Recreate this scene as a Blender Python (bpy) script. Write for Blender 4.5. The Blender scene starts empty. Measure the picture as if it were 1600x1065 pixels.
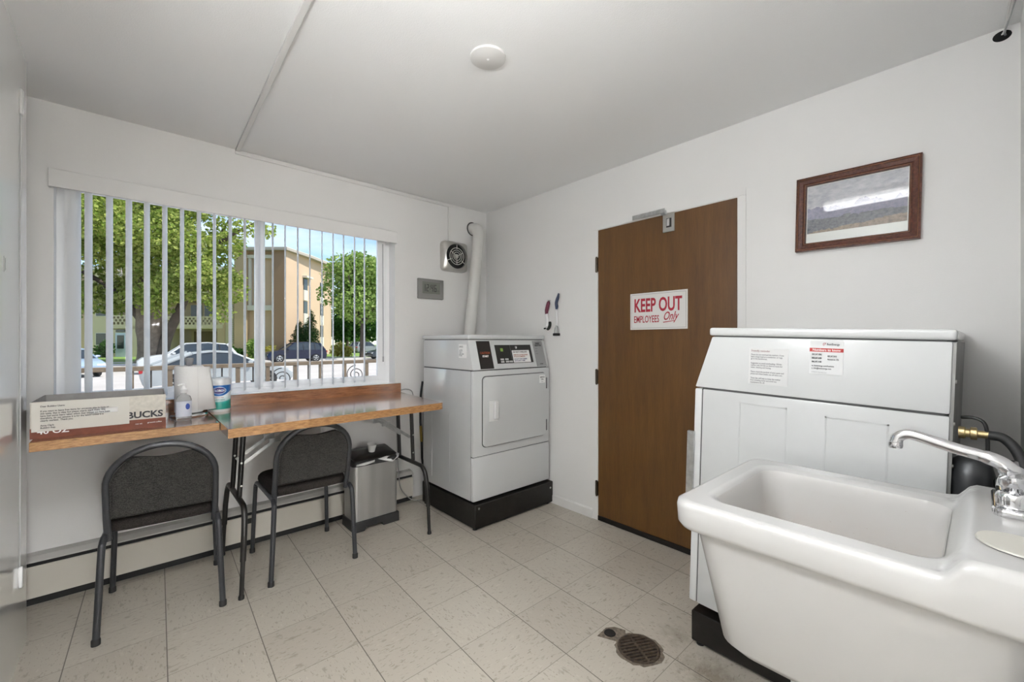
import bpy, bmesh, math, random
from mathutils import Vector, Matrix, Euler
R = random.Random(7)
PI = math.pi
scene = bpy.context.scene
COL = scene.collection
# ------------------------------------------------------------------ helpers
MATS = {}
def mat(name, col, rough=0.5, metal=0.0, spec=0.5, noise=None, bump=None, coat=0.0, trans=0.0, emit=None):
    """principled material; noise=(scale,amount) varies value, bump=(scale,strength)"""
    if name in MATS: return MATS[name]
    m = bpy.data.materials.new(name); m.use_nodes = True
    nt = m.node_tree; b = nt.nodes['Principled BSDF']
    b.inputs['Base Color'].default_value = (*col, 1)
    b.inputs['Roughness'].default_value = rough
    b.inputs['Metallic'].default_value = metal
    b.inputs['Specular IOR Level'].default_value = spec
    b.inputs['Coat Weight'].default_value = coat
    b.inputs['Coat Roughness'].default_value = 0.05
    b.inputs['Transmission Weight'].default_value = trans
    if emit:
        b.inputs['Emission Color'].default_value = (*emit[0], 1); b.inputs['Emission Strength'].default_value = emit[1]
    L = nt.links
    if noise or bump:
        tc = nt.nodes.new('ShaderNodeTexCoord')
    if noise:
        n = nt.nodes.new('ShaderNodeTexNoise'); n.inputs['Scale'].default_value = noise[0]; n.inputs['Detail'].default_value = 5
        L.new(tc.outputs['Object'], n.inputs['Vector'])
        mp = nt.nodes.new('ShaderNodeMapRange'); mp.inputs['From Min'].default_value = .25; mp.inputs['From Max'].default_value = .75
        mp.inputs['To Min'].default_value = 1 - noise[1]; mp.inputs['To Max'].default_value = 1 + noise[1]
        L.new(n.outputs['Fac'], mp.inputs['Value'])
        mx = nt.nodes.new('ShaderNodeMix'); mx.data_type = 'RGBA'; mx.blend_type = 'MULTIPLY'; mx.inputs['Factor'].default_value = 1
        mx.inputs['A'].default_value = (*col, 1)
        L.new(mp.outputs['Result'], mx.inputs['B']); L.new(mx.outputs['Result'], b.inputs['Base Color'])
    if bump:
        n2 = nt.nodes.new('ShaderNodeTexNoise'); n2.inputs['Scale'].default_value = bump[0]; n2.inputs['Detail'].default_value = 4
        L.new(tc.outputs['Object'], n2.inputs['Vector'])
        bp = nt.nodes.new('ShaderNodeBump'); bp.inputs['Strength'].default_value = bump[1]; bp.inputs['Distance'].default_value = .01
        L.new(n2.outputs['Fac'], bp.inputs['Height']); L.new(bp.outputs['Normal'], b.inputs['Normal'])
    MATS[name] = m
    return m

class Nodes:
    """tiny node-graph builder"""
    def __init__(s, name):
        s.m = bpy.data.materials.new(name); s.m.use_nodes = True; s.nt = s.m.node_tree
        s.b = s.nt.nodes['Principled BSDF']; s.out = s.nt.nodes['Material Output']
        s.tc = s.nt.nodes.new('ShaderNodeTexCoord')
        MATS[name] = s.m
    def n(s, t, ins=None, **kw):
        nd = s.nt.nodes.new('ShaderNode' + t)
        for k, v in kw.items(): setattr(nd, k, v)
        for k, v in (ins or {}).items(): s.put(nd, k, v)
        return nd
    def put(s, nd, k, v):
        if isinstance(v, bpy.types.NodeSocket): s.nt.links.new(v, nd.inputs[k])
        else: nd.inputs[k].default_value = v
    def math(s, op, a, b=None, c=None):
        nd = s.nt.nodes.new('ShaderNodeMath'); nd.operation = op
        for i, v in enumerate((a, b, c)):
            if v is not None: s.put(nd, i, v)
        return nd.outputs[0]
    def mix(s, f, a, b, bt='MIX'):
        nd = s.nt.nodes.new('ShaderNodeMix'); nd.data_type = 'RGBA'; nd.blend_type = bt
        s.put(nd, 'Factor', f)
        s.put(nd, 'A', (*a, 1) if isinstance(a, tuple) and len(a) == 3 else a)
        s.put(nd, 'B', (*b, 1) if isinstance(b, tuple) and len(b) == 3 else b)
        return nd.outputs['Result']
    def ramp(s, f, stops):
        nd = s.nt.nodes.new('ShaderNodeValToRGB'); s.nt.links.new(f, nd.inputs[0])
        e = nd.color_ramp.elements
        while len(e) < len(stops): e.new(.5)
        for el, (p, c) in zip(e, stops): el.position = p; el.color = (*c, 1)
        return nd.outputs['Color']
    def noise(s, vec, scale, detail=4, rough=.5):
        return s.n('TexNoise', {'Vector': vec, 'Scale': scale, 'Detail': detail, 'Roughness': rough}).outputs['Fac']
    def mapping(s, scale=(1,1,1), loc=(0,0,0), rot=(0,0,0)):
        return s.n('Mapping', {'Vector': s.tc.outputs['Object'], 'Scale': scale, 'Location': loc, 'Rotation': rot}).outputs[0]

def finish_mesh(me, smooth):
    me.polygons.foreach_set('use_smooth', [bool(smooth)] * len(me.polygons))
    if smooth: me.set_sharp_from_angle(angle=math.radians(smooth if smooth is not True else 38))
    me.update()

class G:
    """collects shapes into ONE mesh; origin is subtracted so parts sit in their thing's own space"""
    def __init__(s, origin=(0, 0, 0)):
        s.bm = bmesh.new(); s.o = Vector(origin)
    def add(s, tb):
        tmp = bpy.data.meshes.new('tmp'); tb.to_mesh(tmp); tb.free()
        s.bm.from_mesh(tmp); bpy.data.meshes.remove(tmp); return s
    def box(s, x0, x1, y0, y1, z0, z1, bev=0, seg=2):
        tb = bmesh.new(); bmesh.ops.create_cube(tb, size=1)
        for v in tb.verts:
            v.co = Vector(((x0 + x1) / 2 + v.co.x * (x1 - x0), (y0 + y1) / 2 + v.co.y * (y1 - y0), (z0 + z1) / 2 + v.co.z * (z1 - z0)))
        if bev: bmesh.ops.bevel(tb, geom=tb.edges[:], offset=bev, segments=seg, affect='EDGES', profile=.6)
        return s.add(tb)
    def prism(s, pts, axis, d0, d1, bev=0, seg=2):
        """polygon pts extruded along axis: 'x' pts=(y,z), 'y' pts=(x,z), 'z' pts=(x,y)"""
        tb = bmesh.new()
        def P(p, d): return {'x': (d, p[0], p[1]), 'y': (p[0], d, p[1]), 'z': (p[0], p[1], d)}[axis]
        a = [tb.verts.new(P(p, d0)) for p in pts]; b = [tb.verts.new(P(p, d1)) for p in pts]
        n = len(pts)
        tb.faces.new(a); tb.faces.new(b[::-1])
        for i in range(n): tb.faces.new((a[i], b[i], b[(i + 1) % n], a[(i + 1) % n]))
        bmesh.ops.recalc_face_normals(tb, faces=tb.faces[:])
        if bev: bmesh.ops.bevel(tb, geom=tb.edges[:], offset=bev, segments=seg, affect='EDGES', profile=.6)
        return s.add(tb)
    def tube(s, pts, r, seg=12, caps=True, flat=1.0):
        """swept tube through pts; r number or list"""
        pts = [Vector(p) for p in pts]; n = len(pts)
        rs = r if isinstance(r, (list, tuple)) else [r] * n
        tb = bmesh.new(); rings = []; up = None
        for i, p in enumerate(pts):
            t = (pts[min(i + 1, n - 1)] - pts[max(i - 1, 0)]).normalized()
            if up is None:
                up = Vector((0, 0, 1)) if abs(t.z) < .9 else Vector((1, 0, 0))
            up = (up - t * up.dot(t)).normalized(); sd = t.cross(up)
            rings.append([tb.verts.new(p + (up * math.cos(k * 2 * PI / seg) * flat + sd * math.sin(k * 2 * PI / seg)) * rs[i]) for k in range(seg)])
        for a, b in zip(rings, rings[1:]):
            for k in range(seg): tb.faces.new((a[k], a[(k + 1) % seg], b[(k + 1) % seg], b[k]))
        if caps: tb.faces.new(rings[0][::-1]); tb.faces.new(rings[-1])
        bmesh.ops.recalc_face_normals(tb, faces=tb.faces[:])
        return s.add(tb)
    def lathe(s, prof, c=(0, 0, 0), axis='z', seg=32, sx=1.0, sy=1.0):
        """prof [(r,h)...] turned about axis through c"""
        tb = bmesh.new(); rings = []
        def P(a, b, h): return Vector({'z': (a, b, h), 'x': (h, a, b), 'y': (a, h, b)}[axis]) + Vector(c)
        for r, h in prof:
            if r < 1e-6: rings.append([tb.verts.new(P(0, 0, h))])
            else: rings.append([tb.verts.new(P(r * sx * math.cos(k * 2 * PI / seg), r * sy * math.sin(k * 2 * PI / seg), h)) for k in range(seg)])
        for a, b in zip(rings, rings[1:]):
            if len(a) == 1 and len(b) == 1: continue
            for k in range(seg):
                k2 = (k + 1) % seg
                if len(a) == 1: tb.faces.new((a[0], b[k], b[k2]))
                elif len(b) == 1: tb.faces.new((a[k], a[k2], b[0]))
                else: tb.faces.new((a[k], a[k2], b[k2], b[k]))
        bmesh.ops.recalc_face_normals(tb, faces=tb.faces[:])
        return s.add(tb)
    def loft(s, rings, closed=True, cap0=False, cap1=False):
        tb = bmesh.new(); vr = [[tb.verts.new(p) for p in r] for r in rings]; n = len(rings[0])
        for a, b in zip(vr, vr[1:]):
            for k in range(n if closed else n - 1):
                tb.faces.new((a[k], a[(k + 1) % n], b[(k + 1) % n], b[k]))
        if cap0: tb.faces.new(vr[0][::-1])
        if cap1: tb.faces.new(vr[-1])
        bmesh.ops.recalc_face_normals(tb, faces=tb.faces[:])
        return s.add(tb)
    def faces(s, verts, faces):
        tb = bmesh.new(); vs = [tb.verts.new(v) for v in verts]
        for f in faces: tb.faces.new([vs[i] for i in f])
        return s.add(tb)
    def xform(s, M):
        s.bm.transform(M); return s
    def obj(s, name, m, parent=None, smooth=38):
        if s.o.length: bmesh.ops.translate(s.bm, verts=s.bm.verts[:], vec=-s.o)
        me = bpy.data.meshes.new(name); s.bm.to_mesh(me); s.bm.free()
        me.materials.append(m); finish_mesh(me, smooth)
        o = bpy.data.objects.new(name, me); COL.objects.link(o)
        if parent: o.parent = parent
        return o

def tag(o, label, cat, group=None, kind=None):
    o['label'] = label; o['category'] = cat
    if group: o['group'] = group
    if kind: o['kind'] = kind
    return o
def thing(name, label, cat, loc=(0, 0, 0), rotz=0, group=None):
    o = bpy.data.objects.new(name, None); COL.objects.link(o); o.empty_display_size = .1
    o.location = loc; o.rotation_euler = (0, 0, rotz)
    return tag(o, label, cat, group)
def structure(o):
    o['kind'] = 'structure'; return o
def dup(root, label=None, group=None):
    """copy a thing with copies of its parts and sub-parts"""
    r = root.copy(); COL.objects.link(r)
    if label: r['label'] = label
    if group: r['group'] = group
    for ch in list(root.children):
        c = ch.copy(); COL.objects.link(c); c.parent = r
        for g in list(ch.children):
            d = g.copy(); COL.objects.link(d); d.parent = c
    return r

def lettering(lines, size, m, parent, loc, right, up, name='lettering', bold=0.0, xs=1.0, shear=0.0, align='LEFT', spacing=1.0, bend=0, origin=(0, 0, 0), depth=.0004, char=1.0):
    """flat printed characters: lines is a string or list; loc is the top-left baseline start"""
    cu = bpy.data.curves.new('t', 'FONT'); cu.body = lines if isinstance(lines, str) else '\n'.join(lines)
    cu.size = size; cu.offset = bold * size; cu.shear = shear; cu.align_x = align; cu.space_line = spacing; cu.extrude = depth / 2; cu.space_character = char
    cu.resolution_u = 3
    t = bpy.data.objects.new('t', cu); COL.objects.link(t)
    dg = bpy.context.evaluated_depsgraph_get(); me = bpy.data.meshes.new_from_object(t.evaluated_get(dg))
    bpy.data.objects.remove(t); bpy.data.curves.remove(cu)
    rt = Vector(right).normalized(); u = Vector(up).normalized(); nn = rt.cross(u); L = Vector(loc) - Vector(origin)
    for v in me.vertices:
        x, y, zz = v.co.x * xs, v.co.y, v.co.z
        if bend:
            a = x / bend
            v.co = L + rt * (bend * math.sin(a)) + u * y + nn * (bend * (math.cos(a) - 1) + zz)
        else: v.co = L + rt * x + u * y + nn * zz
    me.materials.clear(); me.materials.append(m)
    o = bpy.data.objects.new(name, me); COL.objects.link(o); o.parent = parent
    return o

def arc(c, r, a0, a1, n, plane='xz', ry=None):
    ry = ry or r; out = []
    for i in range(n + 1):
        a = a0 + (a1 - a0) * i / n; u, v = r * math.cos(a), ry * math.sin(a)
        out.append(Vector(c) + Vector({'xz': (u, 0, v), 'xy': (u, v, 0), 'yz': (0, u, v)}[plane]))
    return out
def rrect(x0, x1, y0, y1, r, n=6):
    p = []
    for cx, cy, a in ((x1 - r, y0 + r, -PI / 2), (x1 - r, y1 - r, 0), (x0 + r, y1 - r, PI / 2), (x0 + r, y0 + r, PI)):
        for i in range(n + 1):
            t = a + PI / 2 * i / n; p.append((cx + r * math.cos(t), cy + r * math.sin(t)))
    return p
def smooth_path(pts, n=8):
    """Catmull-Rom through pts"""
    P = [Vector(p) for p in pts]; P = [P[0] * 2 - P[1]] + P + [P[-1] * 2 - P[-2]]; out = []
    for i in range(1, len(P) - 2):
        a, b, c, d = P[i - 1:i + 3]
        for k in range(n):
            t = k / n
            out.append(.5 * ((2 * b) + (c - a) * t + (2 * a - 5 * b + 4 * c - d) * t * t + (3 * b - a - 3 * c + d) * t ** 3))
    out.append(P[-2]); return out

# ------------------------------------------------------------------ dimensions (metres)
WY = 3.083      # window wall
RX = 2.449      # wall with the door
LX = -0.33      # near wall on the left
CZ = 2.44       # ceiling
# ------------------------------------------------------------------ materials
wallm = mat('wall_paint', (.76, .75, .735), .55, noise=(1.3, .025), bump=(180, .06))
ceilm = mat('ceiling_paint', (.88, .88, .875), .8, bump=(220, .12))
glossw = mat('gloss_paint', (.86, .86, .855), .16, spec=.6, coat=.8, bump=(5, .03))
trimw = mat('trim_white', (.74, .73, .71), .4)
vinyl = mat('vinyl_white', (.94, .94, .94), .3)
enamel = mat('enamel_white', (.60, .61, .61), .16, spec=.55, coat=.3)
enamel2 = mat('enamel_white_side_dimmed', (.53, .54, .54), .1, spec=.7, coat=1.0, noise=(30, .01))  # darker copy of the same enamel, dims the cabinet sides in strong light
gapm = mat('seam_dark', (.05, .05, .05), .6)
blackm = mat('black_satin', (.012, .011, .010), .35)
blackp = mat('black_plastic', (.02, .02, .02), .45)
plinthm = mat('black_painted_steel', (.009, .0075, .0065), .42, spec=.3, noise=(25, .4), bump=(60, .05))
chrome = mat('chrome', (.80, .80, .81), .08, metal=1)
steel = mat('steel', (.52, .52, .50), .3, metal=1)
galv = mat('galvanised', (.50, .51, .51), .38, metal=1, noise=(40, .2))
brass = mat('brass', (.52, .41, .22), .3, metal=1)
white_paper = mat('paper', (.80, .80, .79), .7)
ink = mat('ink', (.03, .03, .035), .7)
greyink = mat('grey_ink', (.22, .22, .23), .7)
redink = mat('red_ink', (.36, .012, .03), .5)
brightred = mat('red_band', (.42, .03, .025), .5)
whiteink = mat('white_ink', (.85, .85, .84), .6)
chairframe = mat('chair_frame', (.045, .047, .052), .34, metal=.35, noise=(60, .1))
rubber = mat('rubber', (.015, .015, .015), .6)

def fabric_mat(name, col, amt):
    g = Nodes(name)
    v = g.mapping((1, 1, 1))
    a = g.noise(v, 300, 2); b = g.noise(g.mapping((60, 60, 900)), 1, 2); c = g.noise(v, 25, 3)
    f = g.math('ADD', g.math('MULTIPLY', a, .6), g.math('MULTIPLY', b, .4))
    f = g.math('ADD', f, g.math('MULTIPLY', g.math('SUBTRACT', c, .5), .12))
    cr = g.ramp(f, [(.38, tuple(x * (1 - amt) for x in col)), (.62, tuple(x * (1 + amt) for x in col))])
    g.put(g.b, 'Base Color', cr); g.b.inputs['Roughness'].default_value = .9; g.b.inputs['Specular IOR Level'].default_value = .2
    bp = g.n('Bump', {'Height': f, 'Strength': .25, 'Distance': .002}); g.put(g.b, 'Normal', bp.outputs[0])
    return g.m
fabric = fabric_mat('grey_fabric', (.036, .034, .0315), .75)
seatfab = fabric_mat('dark_brown_fabric', (.022, .018, .016), .6)

def wood_mat(name, stretch, c0, c1, c2, rough, fine=1.0, coat=0.0):
    g = Nodes(name)
    v = g.mapping(stretch)
    w = g.noise(v, 3.0 * fine, 7, .62); x = g.noise(v, 16 * fine, 4, .6); big = g.noise(g.mapping((1.2, 1.2, 1.2)), 1.6, 3)
    f = g.math('ADD', g.math('MULTIPLY', w, .65), g.math('MULTIPLY', x, .25)); f = g.math('ADD', f, g.math('MULTIPLY', big, .12))
    cr = g.ramp(f, [(.36, c0), (.50, c1), (.66, c2)])
    g.put(g.b, 'Base Color', cr); g.b.inputs['Roughness'].default_value = rough; g.b.inputs['Coat Weight'].default_value = coat
    g.b.inputs['Coat Roughness'].default_value = .12
    bp = g.n('Bump', {'Height': x, 'Strength': .08, 'Distance': .002}); g.put(g.b, 'Normal', bp.outputs[0])
    return g.m
laminate = wood_mat('table_laminate', (1.1, 9, 9), (.10, .036, .016), (.25, .10, .042), (.36, .17, .075), .17, 2.0, 1.0)
edgewood = wood_mat('table_edge', (4, 14, 30), (.10, .045, .016), (.30, .15, .055), (.50, .29, .12), .42, 2.6)
doorwood = wood_mat('door_veneer', (5, 5, .55), (.074, .030, .0065), (.100, .043, .0085), (.126, .056, .012), .42, 1.6, .04)
framewood = wood_mat('picture_frame_wood', (30, 30, 30), (.03, .010, .007), (.085, .028, .018), (.17, .06, .035), .3, 1.0, .3)

# floor tiles --------------------------------------------------------
def floor_mat():
    g = Nodes('floor_tile')
    sp = g.n('SeparateXYZ', {0: g.tc.outputs['Object']}); X, Y = sp.outputs[0], sp.outputs[1]
    xs = g.math('SUBTRACT', X, g.math('MULTIPLY', g.math('SUBTRACT', Y, 2.05), .036))
    u = g.math('DIVIDE', g.math('SUBTRACT', xs, .411), .309); v = g.math('DIVIDE', g.math('SUBTRACT', Y, 1.436), .309)
    fu, fv = g.math('FRACT', u), g.math('FRACT', v); iu, iv = g.math('FLOOR', u), g.math('FLOOR', v)
    du = g.math('MINIMUM', fu, g.math('SUBTRACT', 1, fu)); dv = g.math('MINIMUM', fv, g.math('SUBTRACT', 1, fv))
    lu = g.math('LESS_THAN', du, .0062); lv = g.math('LESS_THAN', dv, .0042)
    cid = g.n('CombineXYZ', {0: iu, 1: iv, 2: 3.7})
    wn = g.n('TexWhiteNoise', {'Vector': cid.outputs[0]})
    rnd = wn.outputs['Value']; rc = wn.outputs['Color']
    flip = g.math('FLOORED_MODULO', g.math('ADD', iu, iv), 2.0)
    ca = g.n('CombineXYZ', {0: g.math('MULTIPLY', X, 150), 1: g.math('MULTIPLY', Y, 55), 2: g.math('MULTIPLY', rnd, 40)}).outputs[0]
    cb = g.n('CombineXYZ', {0: g.math('MULTIPLY', X, 55), 1: g.math('MULTIPLY', Y, 150), 2: g.math('MULTIPLY', rnd, 40)}).outputs[0]
    mv = g.n('Mix', data_type='VECTOR'); g.put(mv, 'Factor', flip); g.put(mv, 'A', ca); g.put(mv, 'B', cb)
    vec = mv.outputs['Result']
    # Mix node exposes several sockets called A/B; pick the vector ones explicitly
    for s in mv.inputs:
        pass
    f1 = g.noise(vec, 1.0, 2, .5); f2 = g.noise(vec, .38, 2, .5)
    dark = g.math('MULTIPLY', g.math('SMOOTH_MIN', g.math('MAXIMUM', g.math('MULTIPLY', g.math('SUBTRACT', f1, .62), 14), 0), 1, .1), 1.0)
    dark2 = g.math('MINIMUM', g.math('MAXIMUM', g.math('MULTIPLY', g.math('SUBTRACT', f2, .615), 12), 0), 1)
    light = g.math('MINIMUM', g.math('MAXIMUM', g.math('MULTIPLY', g.math('SUBTRACT', .36, f2), 8), 0), 1)
    col = g.mix(rnd, (.455, .415, .355), (.505, .465, .40))
    col = g.mix(g.math('MULTIPLY', light, .35), col, (.66, .615, .545))
    col = g.mix(g.math('MULTIPLY', dark, .55), col, (.22, .18, .135))
    col = g.mix(g.math('MULTIPLY', dark2, .42), col, (.20, .165, .12))
    big = g.noise(g.tc.outputs['Object'], 2.2, 4, .6)
    col = g.mix(g.math('MULTIPLY', g.math('SUBTRACT', big, .4), .35), col, (.40, .345, .28))
    # scuffed dirt around the floor drain and beside the washing machine
    def blob(cx, cy, r, amt, col):
        d = g.math('SQRT', g.math('ADD', g.math('POWER', g.math('SUBTRACT', X, cx), 2), g.math('POWER', g.math('SUBTRACT', Y, cy), 2)))
        nz = g.noise(g.tc.outputs['Object'], 26, 6, .7)
        k = g.math('MINIMUM', g.math('MAXIMUM', g.math('MULTIPLY', g.math('SUBTRACT', r, g.math('ADD', d, g.math('MULTIPLY', g.math('SUBTRACT', nz, .5), .28))), 9), 0), 1)
        return g.mix(g.math('MULTIPLY', k, amt), col, (.16, .125, .085))
    col = blob(1.74, .88, .09, .42, col); col = blob(1.62, .69, .12, .6, col); col = blob(1.545, 1.0, .10, .35, col)
    col = blob(.42, 2.44, .05, .4, col)
    col = g.mix(g.math('MULTIPLY', lv, .7), col, (.15, .125, .10))
    col = g.mix(g.math('MULTIPLY', lu, .85), col, (.10, .085, .07))
    g.put(g.b, 'Base Color', col); g.b.inputs['Roughness'].default_value = .34; g.b.inputs['Specular IOR Level'].default_value = .4
    ro = g.n('MapRange', {'Value': big, 'To Min': .26, 'To Max': .44}); g.put(g.b, 'Roughness', ro.outputs[0])
    bp = g.n('Bump', {'Height': g.math('MULTIPLY', g.math('MAXIMUM', lu, lv), -1), 'Strength': .3, 'Distance': .002}); g.put(g.b, 'Normal', bp.outputs[0])
    return g.m
floorm = floor_mat()

def glass_mat():
    g = Nodes('window_glass'); nt = g.nt
    t = g.n('BsdfTransparent', {'Color': (.96, .975, .97, 1)}); gl = g.n('BsdfGlossy', {'Roughness': .01, 'Color': (1, 1, 1, 1)})
    mx = g.n('MixShader', {0: .002}); nt.links.new(t.outputs[0], mx.inputs[1]); nt.links.new(gl.outputs[0], mx.inputs[2])
    nt.links.new(mx.outputs[0], g.out.inputs[0]); return g.m
glassm = glass_mat()
def slat_mat():
    g = Nodes('blind_vinyl'); nt = g.nt
    d = g.n('BsdfPrincipled', {'Base Color': (.95, .95, .94, 1), 'Roughness': .4}); t = g.n('BsdfTranslucent', {'Color': (.97, .97, .97, 1)})
    mx = g.n('MixShader', {0: .55}); nt.links.new(d.outputs[0], mx.inputs[1]); nt.links.new(t.outputs[0], mx.inputs[2])
    nt.links.new(mx.outputs[0], g.out.inputs[0]); return g.m
slatm = slat_mat()

# ------------------------------------------------------------------ room shell
structure(G().box(-.9, RX + .12, -4.7, WY + .15, -.06, 0).obj('floor', floorm, smooth=0))
structure(G().box(-.9, RX + .12, -4.7, WY + .15, CZ, CZ + .1).obj('ceiling', ceilm, smooth=0))
OX0, OX1, OZ0, OZ1 = -.286, 1.536, .925, 2.10      # window opening
g = G()
g.box(-.9, OX0, WY, WY + .15, 0, CZ); g.box(OX1, RX + .12, WY, WY + .15, 0, CZ)
g.box(OX0, OX1, WY, WY + .15, 0, OZ0); g.box(OX0, OX1, WY, WY + .15, OZ1, CZ)
structure(g.obj('wall_window', wallm, smooth=0))
DY0, DY1, DZ = .896, 1.816, 2.038
g = G(); g.box(RX, RX + .12, -.09, DY0, 0, CZ); g.box(RX, RX + .12, DY1, WY, 0, CZ); g.box(RX, RX + .12, DY0, DY1, DZ, CZ)
structure(g.obj('wall_right', wallm, smooth=0))
structure(G().box(LX - .12, LX, -4.6, 2.709, 0, CZ).obj('wall_left', glossw, smooth=0))
structure(G().box(-.9, -.8, 2.5, WY, 0, CZ).obj('wall_alcove', wallm, smooth=0))
structure(G().box(-.9, LX - .12, 2.4, 2.5, 0, CZ).obj('wall_alcove_front', wallm, smooth=0))
structure(G().box(1.0, RX + .12, -.19, -.09, 0, CZ).obj('wall_sink', wallm, smooth=0))
structure(G().box(1.0, 1.1, -4.6, -.19, 0, CZ).obj('wall_passage', wallm, smooth=0))
structure(G().box(LX - .12, 1.1, -4.7, -4.6, 0, CZ).obj('wall_back', wallm, smooth=0))
# baseboard along the door wall, door casing
structure(G().prism([(RX, 0), (RX - .012, 0), (RX - .012, .06), (RX - .006, .068), (RX, .068)], 'y', DY1 + .045, 2.27).obj('baseboard_right', trimw, smooth=0))
g = G(); g.box(RX - .006, RX + .06, DY1 + .004, DY1 + .045, 0, DZ + .004); g.box(RX - .006, RX + .06, DY0 - .045, DY0 - .004, 0, DZ + .004)
g.box(RX - .006, RX + .06, DY0 - .045, DY1 + .045, DZ + .006, DZ + .04)
structure(g.obj('trim_1', wallm, smooth=0))
# the brown door
d = structure(G().box(RX - .004, RX + .036, DY0, DY1, .035, DZ, .002, 1).obj('door_1', doorwood))
G().box(RX - .010, RX + .03, DY0 + .004, DY1 - .002, .004, .036).obj('door_sweep', plinthm, d, 0)
for zc in (1.797, 1.008, .224):
    g = G(); g.tube([(RX - .010, DY1 + .010, zc - .055), (RX - .010, DY1 + .010, zc + .055)], .0065, 10)
    g.box(RX - .008, RX - .004, DY1 - .002, DY1 + .022, zc - .05, zc + .05)
    g.obj('hinge', mat('hinge_bronze', (.10, .085, .065), .35, metal=1), d)
g = G(); g.box(RX - .011, RX - .004, 1.250, 1.325, DZ - .112, DZ + .002, .002, 1)
cb = g.obj('closer_bracket', steel, d)
G().box(RX - .0135, RX - .0105, 1.268, 1.30, DZ - .085, DZ - .03).obj('bracket_socket', blackp, cb, 0)
G().box(RX - .018, RX - .0125, 1.278, 1.296, DZ - .078, DZ - .034, .001, 1).obj('bracket_tongue', chrome, cb)
g = G(); g.box(RX - .040, RX - .032, 1.30, 1.52, DZ + .002, DZ + .028); g.box(RX - .034, RX - .011, 1.30, 1.325, DZ - .006, DZ + .02)
for k in range(8): g.box(RX - .0415, RX - .0395, 1.35 + k * .02, 1.358 + k * .02, DZ + .008, DZ + .022)
g.obj('closer_arm', galv, d, 0)

# window_1 ------------------------------------------------------------
WG = WY + .10
g = G()
g.box(OX0, OX0 + .06, WG, WG + .045, OZ0 + .035, OZ1 - .03); g.box(OX1 - .06, OX1, WG, WG + .045, OZ0 + .035, OZ1 - .03)
g.box(OX0, OX1, WG, WG + .045, OZ0, OZ0 + .035); g.box(OX0, OX1, WG, WG + .045, OZ1 - .03, OZ1)
w1 = structure(g.obj('window_1', vinyl, smooth=0))
def sash(x0, x1, y0, y1, wl, wr):
    g = G(); z0, z1 = OZ0 + .03, OZ1 - .02
    g.box(x0, x0 + wl, y0, y1, z0, z1, .003, 1); g.box(x1 - wr, x1, y0, y1, z0, z1, .003, 1)
    g.box(x0 + wl - .004, x1 - wr + .004, y0, y1, z0, z0 + .035, .003, 1); g.box(x0 + wl - .004, x1 - wr + .004, y0, y1, z1 - .03, z1, .003, 1)
    o = g.obj('window_sash', vinyl, w1)
    G().box(x0 + wl - .002, x1 - wr + .002, (y0 + y1) / 2, (y0 + y1) / 2 + .004, z0 + .033, z1 - .028).obj('glass_pane', glassm, o, 0)
sash(OX0 + .031, .665, WG + .024, WG + .042, .034, .045)
sash(.60, OX1 - .035, WG - .004, WG + .020, .05, .065)
G().box(OX0, OX1, WY + .002, WG + .04, OZ0 - .015, OZ0 + .004, .002, 1).obj('window_sill', vinyl, w1)
# sheet metal ledge below the glass outside
structure(G().box(OX0 - .05, OX1 + .05, WY + .15, WY + .20, OZ0 - .04, OZ0 - .01).obj('trim_2', vinyl, smooth=0))

# vertical blinds -------------------------------------------------------
bx = thing('vertical_blinds', 'white vertical blinds hanging open in the window behind the wooden counter', 'blinds', (.6, WY, 2.0))
O = (.6, WY, 2.0)
g = G(O); g.box(-.303, 1.541, WY - .028, WY - .020, 2.018, 2.108, .002, 1); g.box(-.303, -.296, WY - .022, WY, 2.018, 2.108); g.box(1.534, 1.541, WY - .022, WY, 2.018, 2.108)
g.obj('valance', wallm, bx)
G(O).box(OX0 + .01, OX1 - .01, WY + .012, WY + .062, 2.046, 2.080).obj('head_rail', vinyl, bx, 0)
def slat(xc, ang, yc=WY + .040, z0=.95, w=.088):
    pts = []
    for i in range(7):
        t = (i / 6 - .5) * w; bow = .006 * (1 - (2 * i / 6 - 1) ** 2)
        dx, dy = math.sin(ang), math.cos(ang)
        pts.append((xc + dx * t + dy * bow, yc + dy * t - dx * bow))
    nrm = .0008
    a = [(x, y, z0) for x, y in pts] + [(x - .0014, y, z0) for x, y in pts[::-1]]
    b = [(x, y, 2.046) for x, y in pts] + [(x - .0014, y, 2.046) for x, y in pts[::-1]]
    return G(O).loft([a, b], cap0=True, cap1=True)
ang = math.radians(17.5)
slat(-.222, math.radians(38)).obj('slat', slatm, bx, 60)
for k in range(20):
    slat(-.164 + .0775 * k + R.uniform(-.003, .003), ang + R.uniform(-.03, .03)).obj('slat', slatm, bx, 60)
g = G(O); g.tube([(1.452, WY + .035, 2.01), (1.453, WY + .03, 1.12)], .0035, 8); g.tube([(1.453, WY + .03, 1.14), (1.453, WY + .03, 1.10)], .006, 8)
g.obj('tilt_wand', mat('wand_grey', (.30, .30, .31), .3), bx)

# cable raceway ----------------------------------------------------------
rw = thing('cable_raceway', 'white surface raceway running from the ceiling down to the wall fan', 'cable cover', (.45, 1.5, CZ))
O = (.45, 1.5, CZ)
g = G(O); g.prism([(.40, -.1), (.424, -.1), (.500, WY), (.476, WY)], 'z', CZ - .014, CZ + .0, .002, 1); g.obj('ceiling_channel', trimw, rw)
g = G(O); g.box(.476, 2.048, WY - .012, WY, CZ - .030, CZ - .012, .002, 1); g.obj('wall_channel', trimw, rw)
g = G(O); g.box(2.026, 2.046, WY - .012, WY, 2.10, CZ - .020, .002, 1); g.obj('drop_channel', trimw, rw)
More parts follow.
